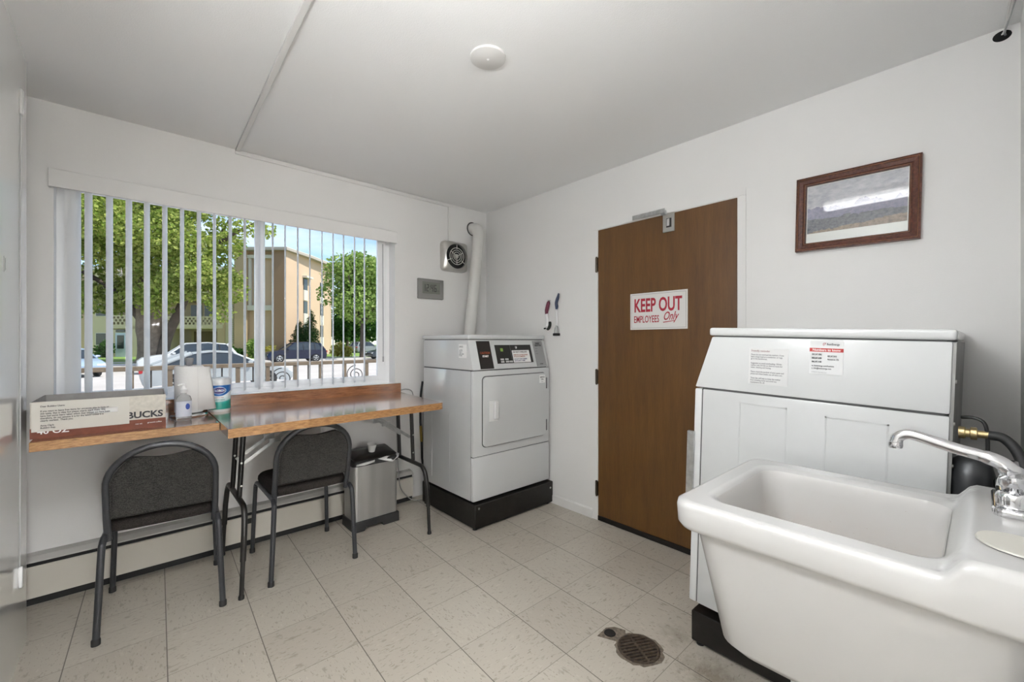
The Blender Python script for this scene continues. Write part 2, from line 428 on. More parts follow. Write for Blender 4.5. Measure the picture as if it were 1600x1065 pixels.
# ceiling cover plate
cp = thing('ceiling_cover_plate', 'round white blank cover plate with centre screw on the ceiling', 'cover plate', (1.103, 1.378, CZ))
G().lathe([(0, -.011), (.068, -.011), (.0735, -.008), (.0735, 0)], seg=48).obj('plate', trimw, cp)
G().lathe([(0, -.0135), (.005, -.0125), (.006, -.0105)], seg=12).obj('screw', vinyl, cp)
# hole with wires by the ceiling, far right
hl = thing('wire_hole', 'dark hole in the wall under the ceiling with loose wires coming out', 'hole', (RX, -.045, 2.412))
g = G(); g.lathe([(0, -.0012), (.024, -.0012), (.026, .004)], axis='x', seg=24, sy=.8); g.obj('opening', mat('hole_black', (.004, .004, .004), .9), hl)
for k, (dy, dz, m_) in enumerate(((.004, .004, trimw), (-.006, .006, trimw), (-.012, -.002, galv))):
    G().tube(smooth_path([(.01, dy, dz), (-.02, -.006, .004 + dz), (-.09, -.012 + dy * .4, .02), (-.30, -.025 + dy, .0245)], 5), .0035, 6).obj('wire', m_, hl)

# wall fan ---------------------------------------------------------------
fx, fy, fz = 2.075, WY, 1.985
fan = thing('wall_exhaust_fan', 'square aluminium exhaust fan with round grille on the wall by the duct', 'fan', (fx, fy, fz))
alu = mat('dull_aluminium', (.56, .55, .52), .34, metal=.75, noise=(9, .12))
g = G(); hw = .127
NF = 64
def sqp(i, r, p=7.0):
    a = 2 * PI * i / NF; c_, s_ = math.cos(a), math.sin(a); k = r / (abs(c_) ** p + abs(s_) ** p) ** (1 / p); return (k * c_, k * s_)
def shp(r, y, p=9.0): return [(sqp(i, r, p)[0], y, sqp(i, r, p)[1]) for i in range(NF)]
def cir(r, y): return [(r * math.cos(2 * PI * i / NF), y, r * math.sin(2 * PI * i / NF)) for i in range(NF)]
g.loft([shp(hw, 0), shp(hw, -.028), shp(hw * .985, -.045), shp(hw * .955, -.050), cir(.112, -.066), cir(.106, -.068), cir(.103, -.050)])
g.obj('housing', alu, fan, 50)
G().lathe([(0, -.030), (.112, -.030)], axis='y', seg=36).obj('recess', mat('fan_dark', (.008, .008, .008), .7), fan)
g = G()
for r_, t in ((.071, .0035), (.052, .003), (.035, .003)):
    g.tube([(r_ * math.cos(a * 2 * PI / 40), -.066, r_ * math.sin(a * 2 * PI / 40)) for a in range(41)], t, 6, False)
for a in (90, 205, 325): g.tube([(.062 * math.cos(math.radians(a)), -.066, .062 * math.sin(math.radians(a))), (.108 * math.cos(math.radians(a)), -.066, .108 * math.sin(math.radians(a)))], .0035, 6)
for a in (148, 270, 30): g.tube([(.016 * math.cos(math.radians(a)), -.066, .016 * math.sin(math.radians(a))), (.071 * math.cos(math.radians(a)), -.066, .071 * math.sin(math.radians(a)))], .003, 6)
g.obj('grille', mat('grille_alu', (.66, .65, .62), .35, metal=.6), fan)
G().lathe([(0, -.072), (.014, -.071), (.020, -.064), (.021, -.05)], axis='y', seg=20).obj('hub', alu, fan)

# digital clock ------------------------------------------------------------
ck = thing('digital_wall_clock', 'grey digital clock reading twelve forty-six on the window wall', 'clock', (1.848, WY, 1.69))
G().box(-.120, .120, -.026, 0, -.082, .082, .006, 2).obj('case', mat('clock_case', (.25, .25, .24), .38, metal=.3), ck)
sc_ = G().box(-.083, .083, -.0275, -.02, -.040, .056).obj('screen', mat('lcd', (.15, .155, .135), .3), ck, 0)
SEG = {'1': 'bc', '2': 'abged', '4': 'fgbc', '6': 'afgedc'}
g = G(); y0, y1 = -.0285, -.0274
def seg7(ch, x, z, w=.022, h=.058, t=.0055):
    s = {'a': (x, x + w, z + h - t, z + h), 'g': (x, x + w, z + h / 2 - t / 2, z + h / 2 + t / 2), 'd': (x, x + w, z, z + t), 'f': (x, x + t, z + h / 2, z + h), 'e': (x, x + t, z, z + h / 2),
         'b': (x + w - t, x + w, z + h / 2, z + h), 'c': (x + w - t, x + w, z, z + h / 2)}
    for k in SEG[ch]: a = s[k]; g.box(a[0], a[1], y0, y1, a[2], a[3])
for ch, x in zip('1246', (-.079, -.047, -.006, .026)): seg7(ch, x, -.022)
for zz in (-.006, .018): g.box(-.0155, -.0105, y0, y1, zz, zz + .006)
g.obj('digits', mat('lcd_ink', (.008, .008, .008), .5), sc_, 0)
lettering('PM', .012, mat('lcd_ink', (0, 0, 0)), sc_, (.056, -.0275, -.018), (1, 0, 0), (0, 0, 1))

# dryer exhaust duct --------------------------------------------------------
du = thing('exhaust_duct', 'leaning white exhaust duct rising behind the dryer into the window wall', 'duct', (2.19, 2.99, .9))
O = (2.19, 2.99, .9)
pth = [(2.185, 2.985, .9), (2.185, 2.985, 1.3), (2.277, 2.985, 2.12)] + [Vector((2.285, 2.985, 2.17)), Vector((2.288, 2.992, 2.21)), Vector((2.290, 3.012, 2.245)), Vector((2.291, 3.042, 2.262)), Vector((2.291, 3.083, 2.266))]
G(O).tube(pth[:3] + [Vector((2.283, 2.985, 2.155))], .0505, 28).obj('pipe', mat('duct_white', (.66, .65, .62), .5, noise=(8, .03)), du, 60)
G(O).tube([Vector((2.281, 2.985, 2.14))] + pth[3:], .0525, 28).obj('elbow', mat('duct_white', (0, 0, 0)), du, 60)
G(O).lathe([(.05, -.001), (.060, -.001), (.063, .002)], (2.288, WY - .001, 2.268), 'y', 32).obj('wall_collar', mat('collar_dark', (.05, .048, .044), .8), du)

# ------------------------------------------------------------------ baseboard heater
hx0, hx1 = -.60, 1.66
bh = thing('baseboard_heater', 'long cream baseboard heater along the window wall under the tables', 'heater', (.6, WY, 0))
O = (.6, WY, 0)
hm = mat('heater_cream', (.60, .565, .50), .42, noise=(5, .04))
G(O).prism([(3.020, .038), (3.022, .182), (3.028, .186), (3.032, .184), (3.030, .036)], 'x', hx0, hx1).obj('front_cover', hm, bh, 0)
G(O).prism([(WY, .236), (3.040, .230), (3.018, .212), (3.018, .206), (3.030, .208), (WY, .222)], 'x', hx0, hx1).obj('top_hood', mat('heater_grey', (.50, .49, .465), .42), bh, 0)
G(O).box(hx0, hx1, 3.036, WY, .0, .222).obj('shade_backing', mat('heater_shade_dark', (.012, .012, .012), .8), bh, 0)  # black backing; shade of the slot and bottom gap put into its colour
G(O).box(.500, .556, 3.014, 3.021, .140, .170).obj('damper_tab', blackp, bh, 0)

# ------------------------------------------------------------------ counter, backsplash, folding table
TZ = .86
g = G((.0, 2.8, TZ)); g.prism([(-.298, 2.500), (.322, 2.500), (.322, WY - .034), (-.298, WY - .034)], 'z', TZ - .036, TZ)
ct = g.obj('counter_shelf', laminate, smooth=0); ct.location = (0, 2.8, TZ)
tag(ct, 'short wood laminate counter shelf holding the cardboard box and paper towels', 'counter')
g = G(); g.box(-.2985, .322, -.3010, -.2925, -.037, .0004, .001, 1); ee = g.obj('edge_band', edgewood, ct)
g = G(); bs = G((.6, WY, TZ)).box(-.298, 1.574, WY - .030, WY, TZ - .04, TZ + .071, .003, 1).obj('backsplash_board', laminate)
bs.location = (.6, WY, TZ); tag(bs, 'wood laminate backsplash board standing along the wall under the window', 'board')

ft = thing('folding_table', 'wood laminate folding table with black steel legs in front of the window', 'table', (.95, 2.7, 0))
O = (.95, 2.7, 0)
poly = [(.3235, 2.262), (1.470, 2.322), (1.490, 2.335), (1.560, WY - .034), (.3235, WY - .034)]
tt = G(O).prism(poly, 'z', TZ - .036, TZ + .004).obj('tabletop', laminate, ft, 0)
g = G(O); g.prism([(.3225, 2.259), (1.472, 2.319), (1.493, 2.333), (1.4905, 2.336), (1.4695, 2.323), (.3225, 2.264)], 'z', TZ - .037, TZ + .0043)
g.obj('edge_band', edgewood, tt, 0)
def legframe(xt, xf, sgn):
    """two posts, a cross bar bent down into two feet"""
    lf = thing_part = None
    g = G(O)
    xm = xt + (xf - xt) * .52
    for y in (2.612, 2.808): g.tube([(xt, y, TZ - .036), (xm, y, .425)], .0125, 12)
    bar = [(xm + (xf - xm) * .35, 2.435, .30), (xm + (xf - xm) * .1, 2.452, .385), (xm, 2.485, .423), (xm, 2.53, .432), (xm, 2.71, .432), (xm, 2.89, .432), (xm, 2.93, .423), (xm + (xf - xm) * .1, 2.965, .385), (xm + (xf - xm) * .35, 2.985, .30)]
    g.tube(smooth_path(bar, 4), .0135, 12)
    g.box(xt - .03, xt + .03, 2.57, 2.85, TZ - .040, TZ - .034)
    lf = g.obj('leg_frame', blackm, ft)
    for y0_, yf in ((2.435, 2.425), (2.985, 2.995)):
        g = G(O); xk = xm + (xf - xm) * .35
        g.tube([(xk, y0_, .305), (xk + (xf - xk) * .4, y0_ + (yf - y0_) * .4, .18)], .0135, 12)
        g.tube([(xk + (xf - xk) * .38, y0_ + (yf - y0_) * .38, .19), (xf, yf, .006)], .0105, 12)
        g.obj('leg_extension', blackm, lf)
        G(O).lathe([(0, 0), (.0135, 0), (.0135, .012), (.011, .02)], (xf, yf, 0), seg=14).obj('foot_cap', rubber, lf)
    for y, z in ((2.612, .62), (2.808, .62), (2.612, .50)): G(O).lathe([(0, -.016), (.005, -.0155), (.006, -.012)], (xt + (xf - xt) * .3, y, z), 'y', 10).obj('bolt', steel, lf)
    for y in (2.64, 2.78):
        b = [(xm - (xm - xt) * .6, y, .60), (xt + sgn * .16, y, .715), (xt + sgn * .30, y, TZ - .045)]
        g = G(O)
        for p, q in zip(b, b[1:]):
            p, q = Vector(p), Vector(q); dv = (q - p).normalized(); n_ = dv.cross(Vector((0, 1, 0))) * .009
            g.faces([p + n_ + Vector((0, -.004, 0)), p - n_ + Vector((0, -.004, 0)), q - n_ + Vector((0, -.004, 0)), q + n_ + Vector((0, -.004, 0)),
                     p + n_ + Vector((0, .004, 0)), p - n_ + Vector((0, .004, 0)), q - n_ + Vector((0, .004, 0)), q + n_ + Vector((0, .004, 0))],
                    [(0, 1, 2, 3), (7, 6, 5, 4), (0, 4, 5, 1), (1, 5, 6, 2), (2, 6, 7, 3), (3, 7, 4, 0)])
        g.box(b[1][0] - .035, b[1][0] + .02, y - .006, y + .006, .700, .722)
        g.obj('folding_brace', galv, ft, 0)
legframe(.443, .400, 1); legframe(1.42, 1.451, -1)

# ------------------------------------------------------------------ stacking chairs
def make_chair(label):
    t = thing('stacking_chair', label, 'chair')
    for sx in (-1, 1):
        p = [(sx * .218, -.235, .012), (sx * .203, -.228, .36), (sx * .200, -.218, .408), (sx * .198, -.19, .424), (sx * .197, 0, .424), (sx * .198, .17, .424), (sx * .200, .205, .408), (sx * .203, .218, .36)]
        g = G(); g.tube(smooth_path(p[:4], 5), .0125, 12); lg = g.obj('leg', chairframe, t, 60)
        G().lathe([(0, 0), (.0155, 0), (.0155, .022), (.012, .028)], (sx * .218, -.235, 0), seg=12).obj('foot_cap', rubber, lg)
        g = G(); g.tube(smooth_path(p[4:] + [(sx * .215, .235, .012)], 5), .0115, 12); o = g.obj('leg', chairframe, t, 60)
        G().lathe([(0, 0), (.0145, 0), (.0145, .022), (.011, .028)], (sx * .215, .235, 0), seg=12).obj('foot_cap', rubber, o)
        G().tube([(sx * .1975, -.20, .424), (sx * .197, .02, .424)], .0115, 10).obj('side_rail', chairframe, t, 60)
    def by(z): return -.165 - (z - .40) * .23          # backrest rake
    hp = [(-.188, by(.40), .40), (-.190, by(.5), .50), (-.190, by(.63), .63)]
    for i in range(1, 24):
        a = PI - PI * i / 24; z = .635 + .171 * math.sin(a) ** .92; hp.append((.190 * math.cos(a), by(z), z))
    hp += [(.190, by(.63), .63), (.190, by(.5), .50), (.188, by(.40), .40)]
    G().tube(hp, .0135, 12).obj('back_frame', chairframe, t, 60)
    # upholstered back pad: arch with a dipped top edge that leaves a grip gap
    n = 28; out = []
    for i in range(n + 1):
        x = -.179 + .358 * i / n
        top = .635 + .160 * math.sqrt(max(0, 1 - (x / .181) ** 2)) ** .95
        dip = .040 * max(0, math.cos(x / .105 * PI / 2)) if abs(x) < .105 else 0
        out.append((x, top - dip - .004))
    rows = []
    zb = .497
    def ring(off, ins):
        r = []
        for x, z in out: r.append((x * (1 - ins), by(z) + off, z - ins * .06))
        for i in range(n + 1):
            x = .179 - .358 * i / n; r.append((x * (1 - ins), by(zb) + off, zb + ins * .06))
        return r
    G().loft([ring(-.006, .06), ring(-.012, .03), ring(-.010, .0), ring(.012, .0), ring(.018, .03), ring(.016, .07)], cap0=True, cap1=True).obj('backrest', fabric, t, 50)
    # seat cushion
    sp = rrect(-.200, .200, -.185, .245, .085, 6)
    cx, cy = 0, .035
    def sr(s, z): return [(cx + (x - cx) * s, cy + (y - cy) * s, z) for x, y in sp]
    G().loft([sr(.90, .428), sr(.98, .434), sr(1.0, .448), sr(.99, .466), sr(.94, .478), sr(.8, .483), sr(.4, .485)], cap0=True, cap1=True).obj('seat', seatfab, t, 50)
    G().tube([(-.197, -.12, .424), (.197, -.12, .424)], .009, 8).obj('crossbar', chairframe, t); G().tube([(-.197, .15, .424), (.197, .15, .424)], .009, 8).obj('crossbar', chairframe, t)
    return t
c1 = make_chair('stacking chair pulled up to the counter shelf with the cardboard box')
c1.location = (.126, 2.678, 0); c1.rotation_euler = (0, 0, math.radians(-4.4))
c2 = dup(c1, 'stacking chair pushed under the folding table beside the trash can')
c2.location = (.752, 2.682, 0); c2.rotation_euler = (0, 0, 0)
for c in (c1, c2): c['group'] = 'round-back stacking chairs at the window'

# ------------------------------------------------------------------ trash can
tc_ = thing('trash_can', 'brushed steel step trash can with black lid under the folding table', 'trash can', (1.24, 2.85, 0))
def brushed():
    g = Nodes('brushed_steel')
    n1 = g.noise(g.mapping((.6, .6, 260)), 1.0, 3); big = g.noise(g.mapping((9, 9, .5)), 1, 3)
    g.put(g.b, 'Base Color', g.ramp(big, [(.3, (.40, .40, .395)), (.7, (.58, .58, .57))]))
    g.b.inputs['Metallic'].default_value = .9
    r_ = g.n('MapRange', {'Value': n1, 'To Min': .3, 'To Max': .5}); g.put(g.b, 'Roughness', r_.outputs[0]); return g.m
hwid, hdep = .158, .098
def rr(s, z, b=0): return [(x, y, z) for x, y in rrect(-hwid + s, hwid - s, -hdep + s + b, hdep - s, .028 - min(s, .02), 5)]
G().loft([rr(.004, .066), rr(.002, .25), rr(.0, .432)], cap0=True, cap1=True).obj('body', brushed(), tc_, 50)
g = G(); base = [(-hwid - .004, 0), (-.085, 0), (-.075, .024), (.035, .024), (.045, 0), (hwid + .004, 0), (hwid + .001, .068), (-hwid - .001, .068)]
g.prism(base, 'y', -hdep - .006, hdep + .004, .003, 1); g.obj('base', blackp, tc_)
g = G(); g.loft([rr(-.003, .430), rr(-.003, .452), rr(.004, .462), rr(.02, .462)], cap0=True); g.obj('rim', blackp, tc_, 50)
lid = G().loft([[(x, y, z + (y + hdep) * .17) for x, y, z in rr(.006, .462)], [(x, y, z + (y + hdep) * .17) for x, y, z in rr(.004, .470)], [(x, y, z + (y + hdep) * .17) for x, y, z in rr(.02, .482)], [(x, y, z + (y + hdep) * .17) for x, y, z in rr(.07, .484)]], cap0=True, cap1=True).obj('lid', blackm, tc_, 50)
bagm = mat('bin_bag', (.72, .72, .71), .45)
g = G()
g.faces([(.005, -.104, .462), (.06, -.107, .440), (.11, -.108, .425), (.155, -.106, .452), (.168, -.085, .468), (.15, -.06, .476), (.09, -.09, .470)], [(0, 1, 2, 6), (2, 3, 5, 6), (3, 4, 5)])
g.faces([(-.145, -.106, .440), (-.09, -.108, .436), (-.02, -.106, .446), (-.015, -.100, .458), (-.08, -.103, .454), (-.14, -.10, .448)], [(0, 1, 4, 5), (1, 2, 3, 4)])
o = g.obj('bin_bag', bagm, tc_, 60); o.modifiers.new('thick', 'SOLIDIFY').thickness = .002
# paper cup on the lid
cup = G().lathe([(0, 0), (.021, 0), (.031, .05), (.0325, .052), (.031, .0535), (.0295, .05), (.0195, .004), (0, .004)], seg=28).obj('paper_cup', mat('cup_paper', (.78, .77, .75), .6), smooth=40)
cup.location = (1.238, 2.835, .496); cup.rotation_euler = (math.radians(9), 0, 0)
tag(cup, 'small white paper cup standing on the black trash can lid', 'cup')

# ------------------------------------------------------------------ things on the counter
bxo = thing('cardboard_box', 'open printed cardboard box with a taped notice on its front', 'box', (-.09, 2.74, TZ), math.radians(-1.5))
card = mat('card_grey', (.56, .53, .47), .75, noise=(60, .14)); cardin = mat('card_inside', (.36, .345, .33), .8, noise=(30, .08)); brown = mat('card_brown', (.155, .045, .024), .7, noise=(40, .2))
def holed(x0, x1, z0, z1, hx0_, hx1_, hz0, hz1, y0, y1):
    g = G(); g.box(x0, hx0_, y0, y1, z0, z1); g.box(hx1_, x1, y0, y1, z0, z1); g.box(hx0_, hx1_, y0, y1, z0, hz0); g.box(hx0_, hx1_, y0, y1, hz1, z1); return g
fp = holed(-.212, .215, .0, .150, -.04, .05, .085, .108, -.160, -.156).obj('front_panel', card, bxo, 0)
G().box(-.2125, .2155, -.1606, -.1600, .0, .042).obj('printed_band', brown, fp, 0)
holed(-.212, .215, .0, .150, -.04, .05, .085, .110, .156, .160).obj('rear_panel', cardin, bxo, 0)
G().box(-.212, -.208, -.156, .156, .0, .150).obj('side_panel', cardin, bxo, 0); G().box(.211, .215, -.156, .156, .0, .150).obj('side_panel', cardin, bxo, 0)
G().box(-.212, .215, -.156, .156, .0, .004).obj('bottom_panel', cardin, bxo, 0)
G().box(-.06, .07, -.1535, -.1525, .03, .135).obj('inner_sheet', white_paper, bxo, 0)
lettering('STARBUCKS', .040, ink, fp, (.205, -.1612, .050), (1, 0, 0), (0, 0, 1), bold=.035, xs=1.02, align='RIGHT')
lettering('40 OZ', .030, whiteink, fp, (-.192, -.1612, .018), (1, 0, 0), (0, 0, 1), bold=.02, xs=1.1)
lettering('ground coffee', .009, whiteink, fp, (.150, -.1612, .022), (1, 0, 0), (0, 0, 1)); lettering('net wt', .009, whiteink, fp, (.108, -.1612, .020), (1, 0, 0), (0, 0, 1))
pm = holed(-.208, .088, .028, .149, -.04, .05, .085, .108, -.1625, -.1618).obj('taped_notice', mat('notice_paper', (.60, .58, .53), .7), bxo, 0)
pm['label'] = 'grey paper notice with typed text taped to the box front'
lettering(['Dear Building Users:', '', 'If you want to leave free items for someone else to have on',
           'this table, that is okay but please clearly mark them. We', 'have had some items taken which they should not have been',
           'therefore, do not assume it is for the taking unless it is', 'clearly marked.  Thank you.', '', 'Anna Clark', 'Building Rep.'], .0098, ink, pm,
          (-.183, -.1632, .128), (1, 0, 0), (0, 0, 1), xs=.86, spacing=1.0, bold=.02)

sb = thing('hand_sanitizer_bottle', 'small clear pump bottle of hand sanitizer beside the cardboard box', 'bottle', (.196, 2.690, TZ), math.radians(8))
clear = mat('clear_plastic', (.93, .95, .96), .08, trans=.85)
clear.node_tree.nodes['Principled BSDF'].inputs['IOR'].default_value = 1.2
G().lathe([(0, .001), (.030, .001), (.033, .006), (.033, .105), (.028, .122), (.012, .132), (.012, .142)], seg=32, sy=.62).obj('bottle', clear, sb, 50)
G().lathe([(.0334, .022), (.0334, .098)], seg=32, sy=.64).obj('label_wrap', mat('sanitizer_label', (.55, .58, .66), .4), sb, 50)
G().lathe([(0, -.0008), (.009, -.0008), (.009, .006), (0, .006)], (.012, -.0215, .072), 'y', 20, 1, 1.7).obj('label_drop', mat('label_blue', (.02, .06, .30), .4), sb)
g = G(); g.lathe([(.0135, .140), (.0145, .142), (.0145, .158), (.009, .162), (.006, .176), (.011, .178), (.011, .187), (0, .189)], seg=18); g.tube([(0, 0, .183), (-.02, -.012, .182), (-.026, -.015, .176)], .0045, 8)
g.obj('pump', mat('pump_white', (.80, .81, .81), .3), sb, 50)

pt = thing('paper_towel_roll', 'white paper towel roll on a steel stand next to the wipes canister', 'paper towels', (.232, 2.855, TZ))
G().lathe([(0, .0), (.083, .0), (.085, .006), (.080, .014), (.02, .019), (0, .019)], seg=48).obj('stand_base', chrome, pt, 50)
G().lathe([(.020, .021), (.060, .020), (.0635, .024), (.064, .262), (.060, .2665), (.020, .2665), (.020, .021)], seg=48).obj('roll', mat('towel_paper', (.80, .795, .785), .85, bump=(90, .15)), pt, 50)
G().lathe([(.006, .02), (.006, .27), (.013, .268), (.020, .304), (.0205, .308), (0, .310)], seg=24).obj('finial', mat('grey_plastic', (.25, .25, .255), .4), pt, 50)
fl = []
for z in (.262, .15, .03):
    row = []
    for k in range(9):
        a = math.radians(-60) + k * .09; rad = .0645 + .0014 * k ** 1.7 * (1.25 - z / .4)
        row.append((rad * math.cos(a) , rad * math.sin(a), z))
    fl.append(row)
o = G().loft(fl, closed=False).obj('loose_sheet', mat('towel_paper', (0, 0, 0)), pt, 60); o.modifiers.new('t', 'SOLIDIFY').thickness = .0008

wc = thing('wipes_canister', 'blue and green printed canister of cleaning wipes on the table edge', 'canister', (.372, 2.905, TZ + .004), math.atan2(.372, 2.905) * -1)
G().lathe([(0, .0), (.051, .0), (.054, .004), (.0545, .150), (.053, .152)], seg=40).obj('canister', mat('canister_white', (.74, .80, .80), .3), wc, 50)
G().lathe([(.053, .150), (.0565, .151), (.0565, .170), (.054, .182), (.047, .188), (.03, .190), (0, .190)], seg=40).obj('cap', mat('cap_white', (.72, .74, .75), .35), wc, 50)
def canister_label():
    g = Nodes('canister_print')
    sp = g.n('SeparateXYZ', {0: g.tc.outputs['Object']}); X, Z = sp.outputs[0], sp.outputs[2]
    zz = g.math('ADD', Z, g.math('MULTIPLY', g.math('POWER', g.math('MULTIPLY', X, 18), 2), -.012))
    hi = g.math('ADD', Z, g.math('MULTIPLY', g.math('POWER', g.math('MULTIPLY', X, 18), 2), -.030))
    c = g.ramp(g.n('MapRange', {'Value': zz, 'From Min': .01, 'From Max': .15}).outputs[0], [(.0, (.02, .28, .22)), (.22, (.01, .26, .21)), (.30, (.02, .34, .30)), (.36, (.60, .78, .78)), (.5, (.76, .84, .86))])
    blue = g.math('GREATER_THAN', hi, .088); c = g.mix(blue, c, (.012, .125, .42))
    g.put(g.b, 'Base Color', c); g.b.inputs['Roughness'].default_value = .3; return g.m
lw = G().lathe([(.0548, .014), (.0548, .148)], seg=40).obj('label_wrap', canister_label(), wc, 50)
# oval badge and name, wrapped round the canister front (-y)
bad = [(.030 * math.cos(a * 2 * PI / 32), .017 * math.sin(a * 2 * PI / 32)) for a in range(32)]
def wrap(pts, rad, zc): return [(rad * math.sin(x / rad), -rad * math.cos(x / rad), zc + z) for x, z in pts]
G().faces([(0, -.0562, .119)] + wrap([(x * 1.16, z * 1.16) for x, z in bad], .0556, .119), [(0, i + 1, (i + 1) % 32 + 1) for i in range(32)]).obj('badge_rim', mat('badge_rim', (.50, .60, .74), .4), lw, 0)
G().faces([(0, -.0566, .119)] + wrap(bad, .0561, .119), [(0, i + 1, (i + 1) % 32 + 1) for i in range(32)]).obj('badge', mat('badge_navy', (.035, .025, .16), .4), lw, 0)
lettering('CLOROX', .0165, whiteink, lw, (0, -.0568, .1135), (1, 0, 0), (0, 0, 1), bold=.03, xs=.82, align='CENTER', bend=.0568)
lettering('disinfecting wipes', .0062, mat('label_rust', (.45, .10, .08), .5), lw, (0, -.0556, .0785), (1, 0, 0), (0, 0, 1), bold=.02, align='CENTER', bend=.0556)
lettering('kills 99.9% of germs', .0066, mat('label_teal', (.02, .20, .15), .5), lw, (0, -.0556, .0660), (1, 0, 0), (0, 0, 1), bold=.03, align='CENTER', bend=.0556)

# cords behind the table
pc = G((1.6, 3.05, .5)).tube(smooth_path([(1.575, 3.07, .872), (1.62, 3.06, .880), (1.67, 3.06, .860), (1.69, 3.065, .80)], 6), .004, 6)
pc.tube(smooth_path([(1.535, 3.055, .80), (1.535, 3.045, .45), (1.53, 3.008, .24), (1.55, 3.005, .12), (1.62, 2.98, .03), (1.70, 2.96, .012)], 6), .004, 6)
pc.tube(smooth_path([(1.69, 3.065, .80), (1.62, 3.07, .82), (1.535, 3.055, .80)], 6), .004, 6)
pc = pc.obj('power_cord', mat('cord_grey', (.36, .355, .34), .5), smooth=60); pc.location = (1.6, 3.05, .5)
tag(pc, 'thin grey power cord hanging behind the folding table by the dryer', 'cord')
dc = thing('dryer_gas_hose', 'dark hose with yellow end hanging behind the dryer by the duct', 'hose', (1.72, 3.0, .5))
O = (1.72, 3.0, .5)
G(O).tube(smooth_path([(1.775, 3.073, .93), (1.757, 3.073, .80), (1.755, 3.073, .62), (1.758, 3.073, .56)], 6), .009, 8).obj('hose', blackp, dc, 60)
G(O).tube([(1.765, 3.073, .45), (1.77, 3.073, .30), (1.80, 3.05, .01)], .009, 8).obj('lower_hose', blackp, dc, 60)
G(O).tube([(1.757, 3.072, .57), (1.765, 3.072, .44)], .011, 8).obj('yellow_end', mat('hose_yellow', (.30, .20, .03), .5), dc, 60)

# ------------------------------------------------------------------ laundry machines
def machine(root, w, dp, emb, back=None):
    """front is local -y; sits on local z=0"""
    g = G(); g.box(.0, w, .032, dp, 0, .872, .006, 2)
    for y0, y1, zt in emb:
        for sx in (0, w):
            xx = (-.0012, .002) if sx == 0 else (w - .002, w + .0012)
            g.box(xx[0], xx[1], y0, y0 + .005, .06, zt); g.box(xx[0], xx[1], y1 - .005, y1, .06, zt); g.box(xx[0], xx[1], y0, y1, zt - .005, zt)
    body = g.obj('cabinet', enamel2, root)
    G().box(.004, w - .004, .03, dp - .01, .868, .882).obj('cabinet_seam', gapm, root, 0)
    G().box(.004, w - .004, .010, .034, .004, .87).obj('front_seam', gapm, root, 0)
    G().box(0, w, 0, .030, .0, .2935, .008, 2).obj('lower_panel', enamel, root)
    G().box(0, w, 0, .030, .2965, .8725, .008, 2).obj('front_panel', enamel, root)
    cons = G().prism([(.0, .8775), (.062, 1.083), (dp, 1.083), (dp, .8775)], 'x', 0, w, .007, 2).obj('console', enamel, root)
    G().box(.006, w - .006, .07, dp - .012, 1.080, 1.090).obj('lid_seam', gapm, root, 0)
    G().box(-.004, w + .004, .052, dp + .008, 1.0865, 1.118, .011, 3).obj('lid', enamel, root)
    for x, y in ((.06, .06), (w - .06, .06), (.06, dp - .06), (w - .06, dp - .06)):
        G().lathe([(0, -.014), (.018, -.014), (.018, -.006), (.008, -.004), (.008, .002)], (x, y, 0), seg=12).obj('leveling_foot', blackp, root)
    return cons
def on_console(x0, x1, z0, z1, t=.002):
    """thin slab on the sloping console; z measured up the slope's height, machine local"""
    k = .062 / .2055
    def P(x, z, o): return (x, (z - .8775) * k - o, z + o * k)
    v = [P(x0, z0, -.001), P(x1, z0, -.001), P(x1, z1, -.001), P(x0, z1, -.001), P(x0, z0, t), P(x1, z0, t), P(x1, z1, t), P(x0, z1, t)]
    return G().faces(v, [(4, 5, 6, 7), (0, 3, 2, 1), (0, 1, 5, 4), (1, 2, 6, 5), (2, 3, 7, 6), (3, 0, 4, 7)])
def console_pt(x, z, o=.0035):
    k = .062 / .2055; return (x, (z - .8775) * k - o, z + o * k)
CU = (0, .2888, .9574)
DW = .737
dry = thing('clothes_dryer', 'white front-loading coin dryer on a black plinth in the corner by the door', 'dryer', (1.69, 2.268, .185))
con = machine(dry, DW, .648, [(.282, .524, .56)])
# door
g = G(); dp_ = rrect(.0725, .689, .352, .836, .030, 5)
g.prism([(x, z) for x, z in dp_], 'y', -.0035, .004, 0); g.obj('door_gap', gapm, dry, 0)
dp2 = rrect(.077, .685, .3565, .8315, .027, 5)
dd = G().prism([(x, z) for x, z in dp2], 'y', -.016, .0, .004, 2).obj('door', enamel, dry)
g = G(); g.box(.122, .197, -.019, -.015, .525, .668, .001, 1); hp_ = g.obj('handle_plate', mat('handle_white', (.72, .72, .71), .3), dd)
g = G(); g.box(.160, .196, -.036, -.018, .540, .660, .007, 3); g.obj('handle', mat('handle_white', (0, 0, 0)), dd)
for zc in (.752, .430): G().box(.690, .700, -.014, .002, zc - .042, zc + .042, .002, 1).obj('hinge', mat('hinge_grey', (.16, .16, .165), .4, metal=.6), dry)
tg = G().box(.610, .672, -.0172, -.0155, .757, .817).obj('door_tag', white_paper, dd, 0)
lettering(['SERVICE', 'CALL'], .016, ink, tg, (.641, -.0175, .795), (1, 0, 0), (0, 0, 1), bold=.02, align='CENTER', xs=.8); lettering('DRYER', .008, greyink, tg, (.641, -.0175, .763), (1, 0, 0), (0, 0, 1), align='CENTER')
